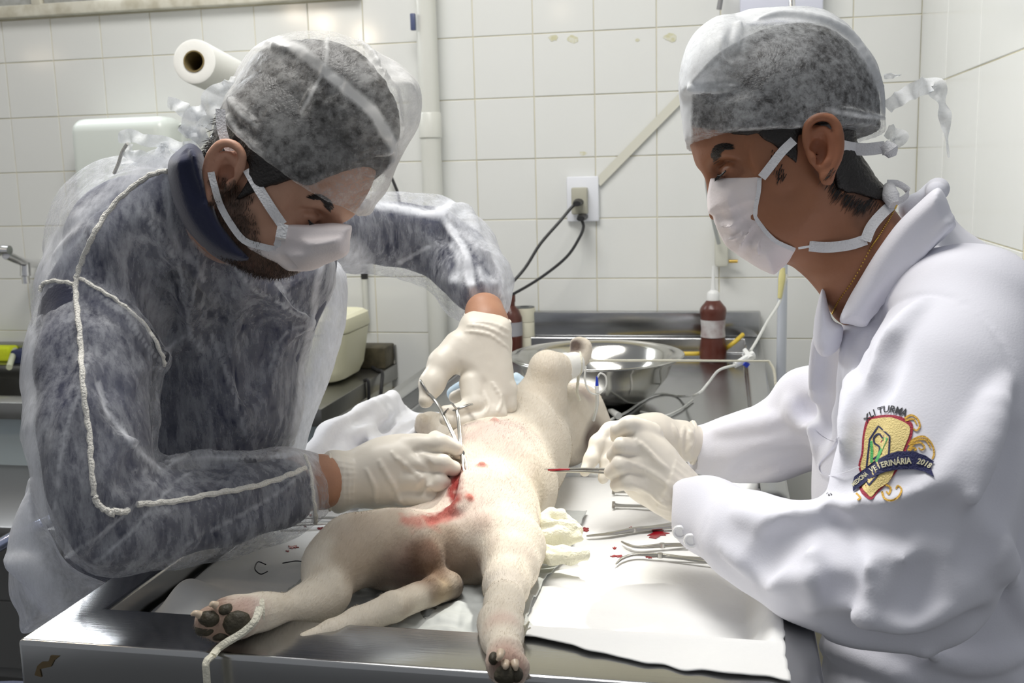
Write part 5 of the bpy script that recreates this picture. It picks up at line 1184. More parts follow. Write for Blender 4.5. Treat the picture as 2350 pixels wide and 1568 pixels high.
# wrists
for nm, pts in (('forearm', [(640, 1115, 1.185, 58), (700, 1108, 1.20, 60), (745, 1105, 1.21, 58), (780, 1102, 1.22, 40)]), ('forearm', [(1112, 716, 1.448, 45), (1118, 745, 1.432, 47), (1120, 780, 1.43, 42)])):
    cs = np.array([P(a, b_, D) for a, b_, D, r in pts]); s = SDF(cs.min(0) - .05, cs.max(0) + .05, .0022); C(s, pts, .01)
    s.mesh(nm, bl.data.materials[0], lm, post=lambda V, s: V + (vnoise(V * 70) * .0004)[:, None]); o = COL.objects[-1]; paint(o.data, np.tile(np.array((.46, .24, .15), np.float32), (len(s.V), 1)))
# ---------------------------------------------------------------- lab coat of the right man
m_coat = mat('coat_cotton', (.80, .80, .87), .85, bump=(500, .12), spec=.15, sheen=.1)
lo = np.array([-.06, .66, .52]); hi = np.array([.47, 1.62, 1.42])
ct_ = SDF(lo, hi, .0042)
COAT = [(1888, 672), (1900, 748), (1950, 752), (2020, 690), (2075, 590), (2120, 470), (2160, 450), (2200, 515), (2270, 570), (2350, 645), (2450, 800), (2500, 1100), (2500, 1500), (2460, 1720), (1905, 1720), (1888, 1500), (1872, 1300), (1862, 1100), (1864, 900), (1870, 780)]
ct_.infl(COAT, (1.235, 0, 0, 0, 0), .15, .11, k=.03)
CN = [(2230, 740, 1.03, 165), (2175, 900, .985, 178), (2130, 1080, .955, 178), (2100, 1220, .95, 172), (2090, 1315, .955, 162)]
CFo = [(2090, 1315, .945, 162), (1965, 1325, .955, 136), (1840, 1290, .985, 114), (1720, 1240, 1.035, 96), (1625, 1185, 1.10, 76), (1580, 1160, 1.135, 62)]
CFa = [(1980, 890, 1.37, 100), (1880, 960, 1.35, 96), (1770, 1015, 1.37, 78), (1690, 1030, 1.39, 65), (1608, 1032, 1.415, 55)]
C(ct_, [(2110, 640, 1.10, 80), (2200, 720, 1.05, 140)], .04); C(ct_, [(2090, 700, 1.12, 70), (2010, 790, 1.14, 80)], .04); C(ct_, CN, .04); C(ct_, CFo, .03); C(ct_, CFa, .03)
ct_.ell(P(1850, 905, 1.33), [.035, .03, .03], k=.03)
for a, r in (([(1900, 1162), (1960, 1184), (2050, 1184), (2140, 1135), (2230, 1010), (2290, 900)], .013), ([(1690, 1180), (1770, 1205), (1830, 1200), (1880, 1190)], .010), ([(1872, 1215), (1885, 1290), (1868, 1400)], .010), ([(1925, 1195), (1960, 1260), (1985, 1350), (1980, 1420)], .012), ([(1660, 1260), (1760, 1330), (1870, 1330), (1990, 1300)], .010),
             ([(2000, 760), (1965, 860), (1955, 960), (1950, 1060)], .012), ([(2110, 700), (2050, 780), (2010, 880), (2000, 940)], .010), ([(2310, 880), (2250, 1060), (2160, 1240), (2090, 1290)], .014), ([(1870, 880), (1880, 950), (1872, 1040)], .008), ([(1890, 760), (1880, 850), (1885, 960)], .007),
             ([(1640, 990), (1720, 975), (1790, 960)], .008), ([(1810, 920), (1840, 960), (1870, 990)], .010), ([(1870, 1480), (1960, 1500), (2100, 1560)], .012), ([(1930, 1400), (2050, 1430), (2180, 1390)], .010), ([(1930, 640), (1905, 700), (1880, 800), (1872, 900)], .006), ([(2240, 1150), (2300, 1300), (2350, 1420)], .014), ([(2120, 1500), (2240, 1520), (2350, 1500)], .012)):
    ct_.fold(a, r * .75, k=.013)
for a, r in (([(1900, 1192), (1980, 1212), (2080, 1208), (2170, 1160)], .010), ([(1985, 900), (1975, 1010), (1945, 1110)], .012), ([(1850, 1205), (1780, 1250), (1715, 1330)], .010), ([(1905, 1205), (1930, 1290), (1925, 1390)], .010), ([(2040, 790), (2010, 860), (1990, 920)], .008), ([(1690, 1100), (1760, 1060), (1850, 1050)], .006), ([(1850, 935), (1868, 960), (1876, 1000)], .010),
             ([(1900, 1440), (2000, 1470), (2150, 1480), (2260, 1420)], .012), ([(2330, 1000), (2300, 1150), (2220, 1300)], .012), ([(1900, 780), (1895, 880), (1900, 980)], .006), ([(2190, 1180), (2140, 1290), (2090, 1400)], .008)):
    ct_.fold(a, r * .42, k=.024, op='sub')
SEAM = [(1985, 840), (2000, 760), (2040, 705), (2090, 682), (2150, 680), (2215, 705), (2280, 760), (2330, 840)]
ct_.fold([(x, y) for x, y in SEAM], .0028, k=.004, op='sub')
ct_.fold([(1650, 1108), (1630, 1170), (1608, 1228)], .0016, k=.003, op='sub')
ct_.fold([(1868, 1100), (1780, 1068), (1700, 1072), (1640, 1062)], .0016, k=.003, op='sub'); ct_.fold([(1632, 985), (1638, 1030), (1632, 1080)], .0015, k=.003, op='sub')
ct_.box((-.1, .8, .4), (.087, 2.7, .9035))
ct_.cone(P(1548, 1145, 1.15), P(1500, 1110, 1.18), 56 * 1.15 / F, 60 * 1.15 / F, 0, 'sub')
ct_.cone(P(1572, 1034, 1.41), P(1500, 1034, 1.41), 50 * 1.41 / F, 60 * 1.41 / F, 0, 'sub')
cto = ct_.mesh('lab_coat', m_coat, rm, post=lambda V, s: V + (vnoise(V * 16) * .0022 + vnoise(V * 45) * .0006)[:, None], smooth_it=1)
# collar
cg = SDF(P(2050, 590, 1.1) - .16, P(2050, 590, 1.1) + .16, .0022)
cg.infl([(2066, 505), (2105, 468), (2148, 433), (2168, 450), (2187, 500), (2192, 522), (2150, 562), (2100, 612), (2055, 655), (2015, 700), (1992, 745), (1976, 752), (1950, 745), (1926, 737), (1945, 690), (1975, 638), (2005, 588), (2038, 540)], (1.062, -.00015, .00015, 2060, 580), .022, .014, k=0)
cg.infl([(2062, 470), (2090, 446), (2150, 434), (2170, 470), (2130, 505), (2075, 505)], 1.165, .014, .012, k=.008)
cg.chain([P(2148, 440, 1.07), P(2150, 436, 1.12), P(2140, 438, 1.165)], .010, .01)
cg.fold([(2185, 500), (2130, 560), (2060, 640), (1990, 735)], .004, k=.006)
cg.mesh('collar', m_coat, rm, smooth_it=1, post=lambda V, s: V + (vnoise(V * 30) * .001)[:, None])
cg = SDF(P(1905, 710, 1.1) - .07, P(1905, 710, 1.1) + .07, .002)
cg.infl([(1890, 656), (1900, 700), (1912, 735), (1935, 752), (1925, 800), (1890, 820), (1868, 790), (1868, 740), (1878, 690)], 1.125, .02, .012, k=0)
cg.mesh('shirt_placket', m_coat, rm, smooth_it=1)
# chest pocket
m_navyth = mat('navy_thread', (.015, .018, .09), .7, bump=(700, .8)); m_yth = mat('yellow_thread', (.85, .68, .28), .6, bump=(700, .8)); m_gth = mat('gold_thread', (.72, .42, .05), .6, bump=(700, .8))
m_rth = mat('red_thread', (.38, .02, .05), .65, bump=(700, .8)); m_grth = mat('green_thread', (.10, .50, .14), .6, bump=(700, .8)); m_bth = mat('black_thread', (.015, .015, .02), .7); m_pale = mat('pale_thread', (.72, .68, .48), .7)
def lay(name, verts, faces, m, parent, lift, g, th=.0006):
    """embroidered patch: picture-plane outline laid on the cloth at its own depth"""
    top = []; last = 1.0
    for x, y in verts:
        D = g.hit(x, y); D = D if D is not None else last; last = D; top.append(P(x, y, D - lift))
    n = len(top); vd = CZ * th; V = np.array(top + [t + vd for t in top]); b = BM()
    vs = [b.b.verts.new(v) for v in V]; cnt = {}
    for f in faces:
        b.b.faces.new([vs[i] for i in f]); b.b.faces.new([vs[i + n] for i in reversed(f)])
        for i in range(len(f)):
            e = (f[i], f[(i + 1) % len(f)]); cnt[e] = 1
    for (i, j) in list(cnt):
        if (j, i) not in cnt: b.b.faces.new((vs[j], vs[i], vs[i + n], vs[j + n]))
    return b.build(name, m, parent, smooth=False)
from mathutils.geometry import delaunay_2d_cdt
def fill(poly, st=5., smooth=True):
    pl = poly_px(poly, smooth, 4); n = len(pl); lo_, hi_ = pl.min(0), pl.max(0); pts = [Vector(p) for p in pl]
    r = np.random.RandomState(2)
    for x in np.arange(lo_[0], hi_[0], st):
        for y in np.arange(lo_[1], hi_[1], st): pts.append(Vector((x + r.uniform(-.4, .4), y + r.uniform(-.4, .4))))
    v, e, f, *_ = delaunay_2d_cdt(pts, [(i, (i + 1) % n) for i in range(n)], [], 0, 1e-4)
    keep = []
    for t in f:
        c = sum((v[i] for i in t), Vector((0, 0))) / 3; ins = False
        for i in range(n):
            a, b = pl[i], pl[(i + 1) % n]
            if a[1] != b[1] and ((a[1] > c.y) != (b[1] > c.y)) and c.x < (b[0] - a[0]) * (c.y - a[1]) / (b[1] - a[1]) + a[0]: ins = not ins
        if ins: keep.append(list(t))
    used = sorted({i for t in keep for i in t}); mp = {u: k for k, u in enumerate(used)}
    return [(v[u].x, v[u].y) for u in used], [[mp[i] for i in t] for t in keep]
def patch(name, poly, m, parent, lift, smooth=True, g=ct_): v, f = fill(poly, smooth=smooth); return lay(name, v, f, m, parent, lift, g)
def line(name, pts, w, m, parent, lift, smooth=True, closed=False):
    cp = catmull([np.array(p, float) for p in pts], [0] * len(pts), 6, closed)[0] if smooth else [np.array(p, float) for p in pts]
    if not smooth:
        q = []
        for a, b in zip(cp, cp[1:] + ([cp[0]] if closed else [])): q += [a + (b - a) * t for t in np.linspace(0, 1, 8)[:-1]]
        cp = q + ([] if closed else [cp[-1]])
    ws = w if hasattr(w, '__len__') else (w, w); n = len(cp); V = []; m_ = n
    for i, p in enumerate(cp):
        t = cp[(i + 1) % n if closed else min(i + 1, n - 1)] - cp[i - 1 if (closed or i) else 0]; t = t / (np.linalg.norm(t) + 1e-9); s_ = np.array([-t[1], t[0]]) * (ws[0] + (ws[1] - ws[0]) * i / n); V += [tuple(p + s_), tuple(p - s_)]
    Fc = [[2 * i, 2 * i + 1, (2 * i + 3) % (2 * n), (2 * i + 2) % (2 * n)] for i in range(n if closed else n - 1)]
    return lay(name, V, Fc, m, parent, lift, ct_)
SH = [(1990, 962), (2010, 955), (2040, 952), (2065, 956), (2085, 965), (2095, 975), (2093, 1000), (2084, 1022), (2075, 1045), (2062, 1075), (2040, 1105), (2015, 1130), (2000, 1147), (1985, 1140), (1975, 1128), (1972, 1112), (1976, 1090), (1970, 1070), (1977, 1040), (1980, 1000)]
emb = patch('emblem', SH, m_rth, rm, .0006)
cx_, cy_ = 2030, 1040
patch('emblem_field', [(x + (5 if x < 2000 else -7 if x > 2060 else 0), y + (6 if y < 1000 else -7 if y > 1110 else 0)) for x, y in SH], m_yth, emb, .0012)
line('emblem_outline', [(2016, 978), (2042, 1002), (2040, 1040), (2028, 1075), (1994, 1114), (1986, 1100), (1990, 1060), (1996, 1008)], 1.7, m_navyth, emb, .0018, smooth=False, closed=True)
line('emblem_stroke', [(1999, 1012), (2001, 1035), (2000, 1062)], (3, 3), m_grth, emb, .0018, smooth=False)
line('emblem_stroke', [(2033, 1004), (2024, 1026), (2011, 1060)], (4.5, 3), m_grth, emb, .0018, smooth=False)
line('emblem_letter', [(2026, 1006), (2017, 996), (2006, 1004), (2007, 1017), (2018, 1026), (2016, 1044), (2004, 1054)], 1.8, m_navyth, emb, .0023)
for pts in ([(2076, 960), (2092, 953), (2106, 962), (2111, 978), (2104, 988), (2096, 984)], [(2086, 1022), (2098, 1008), (2120, 1002), (2138, 1018), (2144, 1040), (2140, 1054)], [(2084, 1034), (2096, 1020), (2112, 1016), (2122, 1026), (2116, 1033), (2108, 1028)], [(2084, 1038), (2096, 1028), (2103, 1032), (2098, 1034)], [(2078, 965), (2096, 962), (2104, 974)],
            [(2024, 1128), (2030, 1144), (2046, 1149), (2062, 1140), (2069, 1124), (2061, 1115), (2056, 1122)], [(2032, 1112), (2044, 1120), (2040, 1134), (2034, 1128)], [(2090, 1018), (2104, 1010), (2124, 1010), (2136, 1028)], [(1965, 1132), (1974, 1142), (1968, 1148)]): line('emblem_scroll', pts, (2.4, 1.6), m_gth, emb, .0010)
patch('emblem_ribbon', [(1957, 1108), (1961, 1094), (1985, 1076), (2010, 1056), (2035, 1044), (2060, 1036), (2096, 1036), (2125, 1046), (2144, 1060), (2135, 1070), (2144, 1095), (2120, 1082), (2095, 1077), (2060, 1078), (2030, 1084), (1995, 1100), (1958, 1128)], m_navyth, emb, .0022, smooth=False)
def text(name, s, path, size, m, parent, lift, sx=1., shear=0):
    cu = bpy.data.curves.new(name, 'FONT'); cu.body = s; cu.size = 1; cu.space_character = 1.0; cu.resolution_u = 2; cu.shear = shear; cu.offset = .012
    t = bpy.data.objects.new(name, cu); COL.objects.link(t); bpy.context.view_layer.update(); me = t.evaluated_get(bpy.context.evaluated_depsgraph_get()).to_mesh()
    v = np.array([x.co[:2] for x in me.vertices]); f = [list(p.vertices) for p in me.polygons]; t.to_mesh_clear(); bpy.data.objects.remove(t); bpy.data.curves.remove(cu)
    cp = np.array(catmull([np.array(p, float) for p in path], [0] * len(path), 10)[0]); seg = np.r_[0, np.cumsum(np.linalg.norm(np.diff(cp, axis=0), axis=1))]
    Lw = v[:, 0].max(); out = []
    for x, y in v:
        d = x / Lw * seg[-1]; p = np.array([np.interp(d, seg, cp[:, 0]), np.interp(d, seg, cp[:, 1])]); q = np.array([np.interp(d + 1, seg, cp[:, 0]), np.interp(d + 1, seg, cp[:, 1])]); q0 = np.array([np.interp(d - 1, seg, cp[:, 0]), np.interp(d - 1, seg, cp[:, 1])])
        tt = (q - q0); tt /= np.linalg.norm(tt) + 1e-9; nn_ = np.array([tt[1], -tt[0]]); sz = size if not hasattr(size, '__len__') else np.interp(d / seg[-1], [0, 1], size); out.append(tuple(p + nn_ * y * sz))
    return lay(name, out, f, m, parent, lift, ct_, .0004)
text('class_lettering', 'XLI TURMA', [(1990, 970), (2000, 958), (2020, 949), (2045, 947), (2078, 957)], (17, 27), m_bth, emb, .0012, shear=.15)
text('ribbon_lettering', 'MEDICINA', [(1959, 1117), (1975, 1104), (1993, 1090)], (13, 15), m_pale, emb, .0030)
text('ribbon_lettering', 'VETERIN\u00c1RIA', [(1999, 1086), (2020, 1075), (2050, 1068), (2092, 1064)], (17, 21), m_pale, emb, .0030)
text('ribbon_lettering', '2018', [(2103, 1064), (2118, 1068), (2134, 1076)], 19, m_pale, emb, .0030, shear=.2)
line('pocket_edge', [(1873, 985), (1890, 1000), (1910, 1010), (1926, 1004)], 1.4, m_coat, rm, .002)
pf_ = (lambda *a, **k: None)('pocket_flap', [(1926, 1000), (1940, 1030), (1955, 1075), (1944, 1085), (1915, 1092), (1890, 1090), (1878, 1075), (1885, 1055), (1905, 1030)], mat('coat_inside', (.62, .62, .84), .85), rm, .0022, smooth=False)
line('pocket_edge', [(1926, 1000), (1905, 1028), (1884, 1055), (1877, 1072), (1885, 1088), (1905, 1092), (1940, 1085), (1972, 1072)], 1.6, m_coat, rm, .0034)
line('name_stitching', [(1898, 1132), (1904, 1138)], 2, m_bth, rm, .001); line('name_stitching', [(1904, 1130), (1909, 1137)], 1.5, m_bth, rm, .001)
# cuff buttons
m_btn = mat('button_pearl', (.86, .86, .88), .2, coat=.6)
for x, y in ((1560, 1221), (1586, 1240)):
    D = ct_.hit(x, y) or 1.12; c = P(x, y, D - .0008); nrm = -(CZ) + CX * -.25 - CY * .25
    b = BM(); b.lathe([(0, .0010), (.0042, .0012), (.0052, .0028), (.0066, .0030), (.0074, .0020), (.0076, 0), (0, -.001)], c, nrm, 24, cap=False); bo_ = b.build('button', m_btn, rm)
# ---------------------------------------------------------------- gloves
def glove(parent, lo_hi, fn, name='glove', m=None, amp=.0007):
    pts = np.array(lo_hi); g = SDF(pts.min(0), pts.max(0), .0014); fn(g)
    o = g.mesh(name, m or m_glove, parent, smooth_it=1, post=lambda V, s: V + (vnoise(V * 120) * amp * .5 + vnoise(V * np.array([60, 60, 60])) * amp)[:, None]); return g, o
def box_px(x0, y0, x1, y1, D0, D1): return [P(x, y, D) for x in (x0, x1) for y in (y0, y1) for D in (D0, D1)]
def fA(g):
    g.infl([(748, 1044), (800, 1034), (850, 1010), (900, 998), (960, 995), (1015, 1003), (1032, 1030), (1035, 1080), (1025, 1130), (1005, 1163), (950, 1166), (880, 1168), (820, 1166), (762, 1172)], (1.245, .0001, 0, 900, 1080), .040, .034, k=0)
    C(g, [(735, 1108, 1.215, 62), (770, 1104, 1.22, 60)], .01)
    for pts in ([(930, 1026, 1.232, 28), (1008, 1018, 1.222, 22), (1042, 1028, 1.232, 17), (1052, 1040, 1.25, 14)], [(930, 1062, 1.222, 27), (1015, 1063, 1.210, 21), (1040, 1075, 1.222, 17), (1045, 1088, 1.24, 14)], [(930, 1100, 1.218, 26), (1008, 1106, 1.208, 21), (1032, 1118, 1.222, 17), (1036, 1132, 1.24, 13)], [(925, 1138, 1.222, 24), (990, 1146, 1.212, 20), (1014, 1155, 1.228, 15)]):
        C(g, pts, .003)
    C(g, [(1000, 1010, 1.27, 22), (1050, 1030, 1.265, 16), (1062, 1050, 1.258, 11)], .004)
    for i in range(9): x = 772 + 4.2 * i + (i % 3); g.fold([(x, 1045 + i), (x + 4, 1100), (x + 3, 1160)], .0011, k=.0018)
    for a in ([(870, 1060), (900, 1110), (925, 1160)], [(960, 1040), (985, 1090), (970, 1140)], [(900, 1040), (960, 1090), (1000, 1125)], [(840, 1080), (860, 1120), (862, 1160)]): g.fold(a, .0016, k=.004)
    g.fold([(955, 1035), (985, 1085), (960, 1130)], .0026, k=.006, op='sub')
    g.cone(P(706, 1108, 1.207), P(690, 1110, 1.203), 56 * 1.2 / F, 58 * 1.2 / F, 0, 'sub')
gA, oA = glove(lm, box_px(715, 975, 1080, 1190, 1.14, 1.33), fA)
b = BM(); b.tube([P(750 + 10 * math.sin(t * .5) + 5 * math.cos(t), 1106 + 65 * math.sin(t), 1.219 - .031 * math.cos(t)) for t in np.linspace(0, 2 * math.pi, 26)[:-1]], .0019, 8, closed=True); o = b.build('rolled_cuff', m_glove, oA)
def fB(g):
    C(g, [(1120, 772, 1.43, 49), (1122, 795, 1.42, 50)], .01)
    g.infl([(1066, 722), (1120, 716), (1170, 738), (1172, 800), (1181, 880), (1172, 925), (1130, 935), (1085, 900), (1060, 868), (1030, 850), (1022, 815), (1045, 770)], (1.405, 0, -.0001, 1110, 820), .030, .026, k=.01)
    C(g, [(1052, 795, 1.40, 36), (1015, 835, 1.385, 31), (992, 880, 1.37, 27), (977, 920, 1.355, 17)], .01)
    C(g, [(1085, 880, 1.385, 32), (1090, 930, 1.37, 28), (1055, 944, 1.36, 18), (1022, 944, 1.355, 14)], .004)
    C(g, [(1128, 900, 1.385, 34), (1135, 950, 1.37, 28), (1090, 968, 1.36, 22), (1045, 970, 1.355, 17), (1022, 962, 1.352, 14)], .0035)
    C(g, [(1160, 895, 1.395, 26), (1160, 930, 1.39, 24), (1120, 965, 1.385, 18)], .005)
    C(g, [(1075, 900, 1.42, 18), (1045, 912, 1.43, 15)], .004)
    for a in ([(1075, 745), (1120, 752), (1165, 775)], [(1070, 760), (1120, 768), (1168, 800)], [(1085, 740), (1130, 742), (1168, 760)], [(1110, 900), (1122, 930), (1112, 955)], [(1130, 880), (1150, 920), (1140, 950)]): g.fold(a, .0013, k=.003)
    g.cone(P(1114, 692, 1.465), P(1112, 680, 1.47), 48 * 1.45 / F, 50 * 1.45 / F, 0, 'sub')
gB, oB = glove(lm, box_px(940, 690, 1205, 1010, 1.30, 1.50), fB)
b = BM(); b.tube([P(1119 + 52 * math.cos(t), 731 + 9 * math.sin(t) + 8 * math.cos(t), 1.44 - .026 * math.sin(t)) for t in np.linspace(0, 2 * math.pi, 26)[:-1]], .0016, 8, closed=True); b.build('rolled_cuff', m_glove, oB)
def fC(g):
    g.infl([(1602, 1108), (1565, 1050), (1520, 1000), (1480, 967), (1448, 958), (1426, 985), (1420, 1030), (1412, 1075), (1425, 1118), (1462, 1152), (1510, 1180), (1552, 1198), (1580, 1150)], (1.165, -.0001, 0, 1500, 1080), .034, .030, k=0)
    C(g, [(1590, 1155, 1.155, 54), (1550, 1130, 1.16, 56)], .01)
    for pts in ([(1490, 1000, 1.165, 32), (1445, 975, 1.148, 21), (1420, 987, 1.155, 18), (1414, 1005, 1.17, 14)], [(1490, 1030, 1.155, 30), (1428, 1024, 1.138, 21), (1410, 1044, 1.148, 17), (1410, 1060, 1.165, 12)], [(1490, 1070, 1.15, 30), (1424, 1068, 1.134, 21), (1402, 1085, 1.145, 17)], [(1500, 1110, 1.15, 28), (1438, 1106, 1.134, 20), (1414, 1114, 1.145, 15)]):
        C(g, pts, .003)
    for i in range(7): g.fold([(1588 - 6 * i, 1090 - 5 * i), (1562 - 5 * i, 1140 - 3 * i), (1545 - 7 * i, 1186 - 2 * i)], .0012, k=.003)
    for a in ([(1440, 1060), (1500, 1090), (1540, 1120)], [(1460, 1010), (1500, 1050), (1530, 1080)], [(1450, 1110), (1490, 1130), (1530, 1160)]): g.fold(a, .0014, k=.004)
    g.cone(P(1618, 1172, 1.14), P(1660, 1190, 1.12), 46 * 1.15 / F, 60 * 1.15 / F, 0, 'sub')
gC, oC = glove(rm, box_px(1375, 935, 1635, 1225, 1.06, 1.26), fC)
b = BM(); ca, cb_ = P(1604, 1108, 1.158), P(1549, 1198, 1.158); b.tube([(ca + cb_) / 2 + (ca - cb_) / 2 * math.sin(t) * 1.02 + (-CZ) * .034 * math.cos(t) - CX * .004 * math.cos(t) for t in np.linspace(0, 2 * math.pi, 26)[:-1]], .0018, 8, closed=True); b.build('rolled_cuff', m_glove, oC)
def fD(g):
    C(g, [(1604, 1020, 1.405, 40), (1560, 1012, 1.39, 42), (1500, 1000, 1.375, 46), (1450, 992, 1.36, 40)], .015)
    C(g, [(1455, 985, 1.355, 28), (1400, 992, 1.34, 21), (1372, 1018, 1.33, 19), (1356, 1055, 1.315, 16), (1343, 1082, 1.305, 12)], .006)
    C(g, [(1460, 1010, 1.35, 28), (1410, 1022, 1.33, 21), (1395, 1060, 1.32, 16), (1384, 1098, 1.31, 13)], .005)
    C(g, [(1480, 1040, 1.34, 24), (1430, 1050, 1.32, 20), (1405, 1080, 1.31, 14)], .005)
    for a in ([(1590, 985), (1580, 1010), (1585, 1050)], [(1570, 980), (1562, 1015), (1568, 1050)], [(1578, 978), (1590, 1010), (1575, 1040)], [(1545, 975), (1555, 1005)]): g.fold(a, .002, k=.004)
gD, oD = glove(rm, box_px(1320, 935, 1635, 1125, 1.27, 1.47), fD)
b = BM(); b.tube([P(1590 + 8 * math.cos(t), 1016 + 46 * math.sin(t), 1.402 - .026 * math.cos(t)) for t in np.linspace(0, 2 * math.pi, 26)[:-1]], .0034, 8, closed=True); b.build('rolled_cuff', m_glove, oD)
# ================= INSTRUMENTS =================
m_inst = mat('instrument_steel', (.50, .49, .46), .28, 1., bump=(120, .15))
m_blood = mat('blood', (.30, .004, .012), .25, coat=.4)
def clamp(name, base, pts1, pts2, ring1, ring2, r, label, cat, grp=None, joint=None, n=8):
    """two steel arms crossing at a joint, each ending in a finger ring"""
    e = empty(name, base, label, cat, grp)
    for pts, rg in ((pts1, ring1), (pts2, ring2)):
        b = BM(); b.tube(pts, [r * .35] + [r * .9] * 1 + [r] * (len(pts) - 2), n, flat=(.8, 1.15)); b.build('arm', m_inst, e)
        if rg is not None:
            c, u, v, R1, R2 = rg; b = BM(); b.tube([c + u * R1 * math.cos(t) + v * R2 * math.sin(t) for t in np.linspace(0, 2 * math.pi, 20)[:-1]], r * .8, 8, closed=True); b.build('finger_ring', m_inst, e)
    if joint is not None:
        b = BM(); b.lathe([(0, -.0025), (.0035, -.0025), (.0035, .0025), (0, .0025)], joint[0], joint[1], 14, cap=False); b.build('pivot', m_inst, e)
    return e
ux = np.array([1., 0, 0]); uy = np.array([0, 1., 0]); uz = np.array([0, 0, 1.])
# held by the gowned man
g0 = P(1000, 922, 1.335); g1 = P(1048, 1010, 1.27); tip = P(1071, 1082, 1.215)
cl_ = clamp('hemostat', tip, [P(1073, 1083, 1.213), P(1066, 1055, 1.235), P(1050, 1020, 1.26), P(1022, 960, 1.30), P(1003, 925, 1.33), P(985, 905, 1.335)], [P(1065, 1084, 1.214), P(1060, 1050, 1.236), P(1056, 1010, 1.262), P(1052, 960, 1.305), P(1048, 940, 1.315)],
    (P(982, 898, 1.36), (CX * .55 - CY * .83), CZ, .0165, .012), (P(1062, 935, 1.34), CX * .9 + CY * .3, CZ, .013, .012), .0021, 'open steel hemostat held in the raised glove, its tips at the wound', 'surgical clamp', joint=(P(1060, 1040, 1.243), CZ))
b = BM(); b.tube([P(1048, 940, 1.314), P(1042, 932, 1.31), P(1036, 926, 1.31)], .0015, 6); b.build('ratchet', m_inst, cl_)
b = BM(); b.tube([P(1018, 950, 1.305), P(1024, 944, 1.30), P(1030, 938, 1.30)], .0015, 6); b.build('ratchet', m_inst, cl_)
# scissors held by the coated man
sc_ = empty('scissors', P(1250, 1080, 1.22), 'bloody tipped steel scissors held level in the gloved hands of the coated man', 'scissors')
for dy_, d_ in ((-2, 0), (3, -.004)):
    b = BM(); b.tube([P(1249 + 14 * (dy_ > 0), 1079 + dy_, 1.235 + d_), P(1290, 1079 + dy_, 1.222 + d_), P(1345, 1079 + dy_ * 1.2, 1.205 + d_), P(1420, 1082 + dy_ * 2, 1.18 + d_)], [.0006, .0018, .0022, .0022], 8, flat=(.7, 1.2)); b.build('blade', m_inst, sc_)
b = BM(); b.tube([P(1258, 1079, 1.231), P(1285, 1079, 1.2215), P(1308, 1079, 1.2145)], [.0010, .0020, .0019], 8, flat=(.9, 1.1)); b.build('blood_smear', m_blood, sc_)
# lying on the drape
def onT(x, y, h=.003): return T(x, y, .870 + h)
def lying(name, tipc, joint, end, curve, label, r=.0021, cat='surgical clamp', spread=.006, rings=True, grp=None):
    a = onT(*tipc); j = onT(*joint); e_ = j + (onT(*end) - j); dd = e_ - j; dd /= np.linalg.norm(dd); s_ = np.cross(uz, dd)
    L = .075; E1 = j + dd * L
    P1 = [a + s_ * .0004] + [onT(x, y) + s_ * .0012 for x, y in curve] + [j, j + dd * .03 - s_ * spread * .6 + uz * .001, E1 - s_ * spread * 1.5]
    P2 = [a - s_ * .0008 + uz * .001] + [onT(x, y) - s_ * .0012 + uz * .001 for x, y in curve] + [j + uz * .002, j + dd * .03 + s_ * spread * .6, E1 + s_ * spread * 1.5]
    rg = lambda k: (E1 + dd * .012 + k * s_ * (spread * 1.5 + .004), dd, s_, .013, .010) if rings else None
    return clamp(name, a, P1, P2, rg(-1), rg(1), r, label, cat, grp, joint=(j + uz * .001, uz))
lying('needle_holder', (1346, 1231), (1455, 1218), (1545, 1207), [(1400, 1226)], 'straight steel needle holder lying by the small pool of blood on the drape', .0030, 'needle holder')
lying('hemostat', (1426, 1244), (1520, 1254), (1600, 1250), [(1440, 1251), (1465, 1257)], 'steel hemostat with upturned curved tip, middle of the three by the sleeve buttons')
lying('hemostat', (1413, 1296), (1515, 1277), (1600, 1285), [(1430, 1282), (1460, 1274)], 'steel hemostat with down-curved tip, the one nearest the front edge of the table')
for i, (x, y, lab) in enumerate(((1408, 1128, 'steel towel clip end showing just under the gloved hand, the farther of two'), (1408, 1160, 'steel towel clip lying under the gloved hand, the nearer of two'))):
    e = empty('towel_clip', onT(x, y), lab, 'surgical clamp')
    b = BM(); a = onT(x, y, .004); b.tube([a, a + ux * .006 - uz * .001, a + ux * .035, a + ux * .085], [.0028, .0018, .0019, .0019], 8); b.build('arm', m_inst, e)
    b = BM(); b.tube([a + uy * .004 + ux * .001, a + uy * .002 + ux * .010, a + ux * .035 + uy * .002, a + ux * .085 + uy * .004], [.0024, .0016, .0018, .0018], 8); b.build('arm', m_inst, e)
    b = BM(); b.tube([a - uz * .003 - uy * .003, a + uz * .004 + uy * .003], .0022, 8, smooth=False); b.build('jaw_plate', m_inst, e)
e = empty('scissors', onT(1640, 1104), 'dark ringed scissors handle poking out from under the far white sleeve', 'scissors')
b = BM(); c = onT(1634, 1106, .004); b.tube([c + ux * .017 * math.cos(t) + uy * .010 * math.sin(t) for t in np.linspace(0, 2 * math.pi, 22)[:-1]], .0022, 8, closed=True); b.build('finger_ring', m_inst, e)
b = BM(); b.tube([c - ux * .016, c - ux * .05 - uy * .004, c - ux * .09 - uy * .012], .0022, 8); b.build('arm', m_inst, e)
# tweezers on the left
e = empty('tweezers', onT(770, 1195), 'steel thumb forceps lying on the drape beside the cuff of the gown', 'forceps')
for k, (p, q, r_) in enumerate((((842, 1190), (640, 1188), .0016), ((840, 1196), (640, 1208), .0016))):
    b = BM(); a = onT(*p); c = onT(*q); b.tube([a, a + (c - a) * .3, a + (c - a) * .5, c], [.0016, .0022, .0026, .0022], 8, flat=(.6, 1.3)); b.build('arm', m_inst, e)
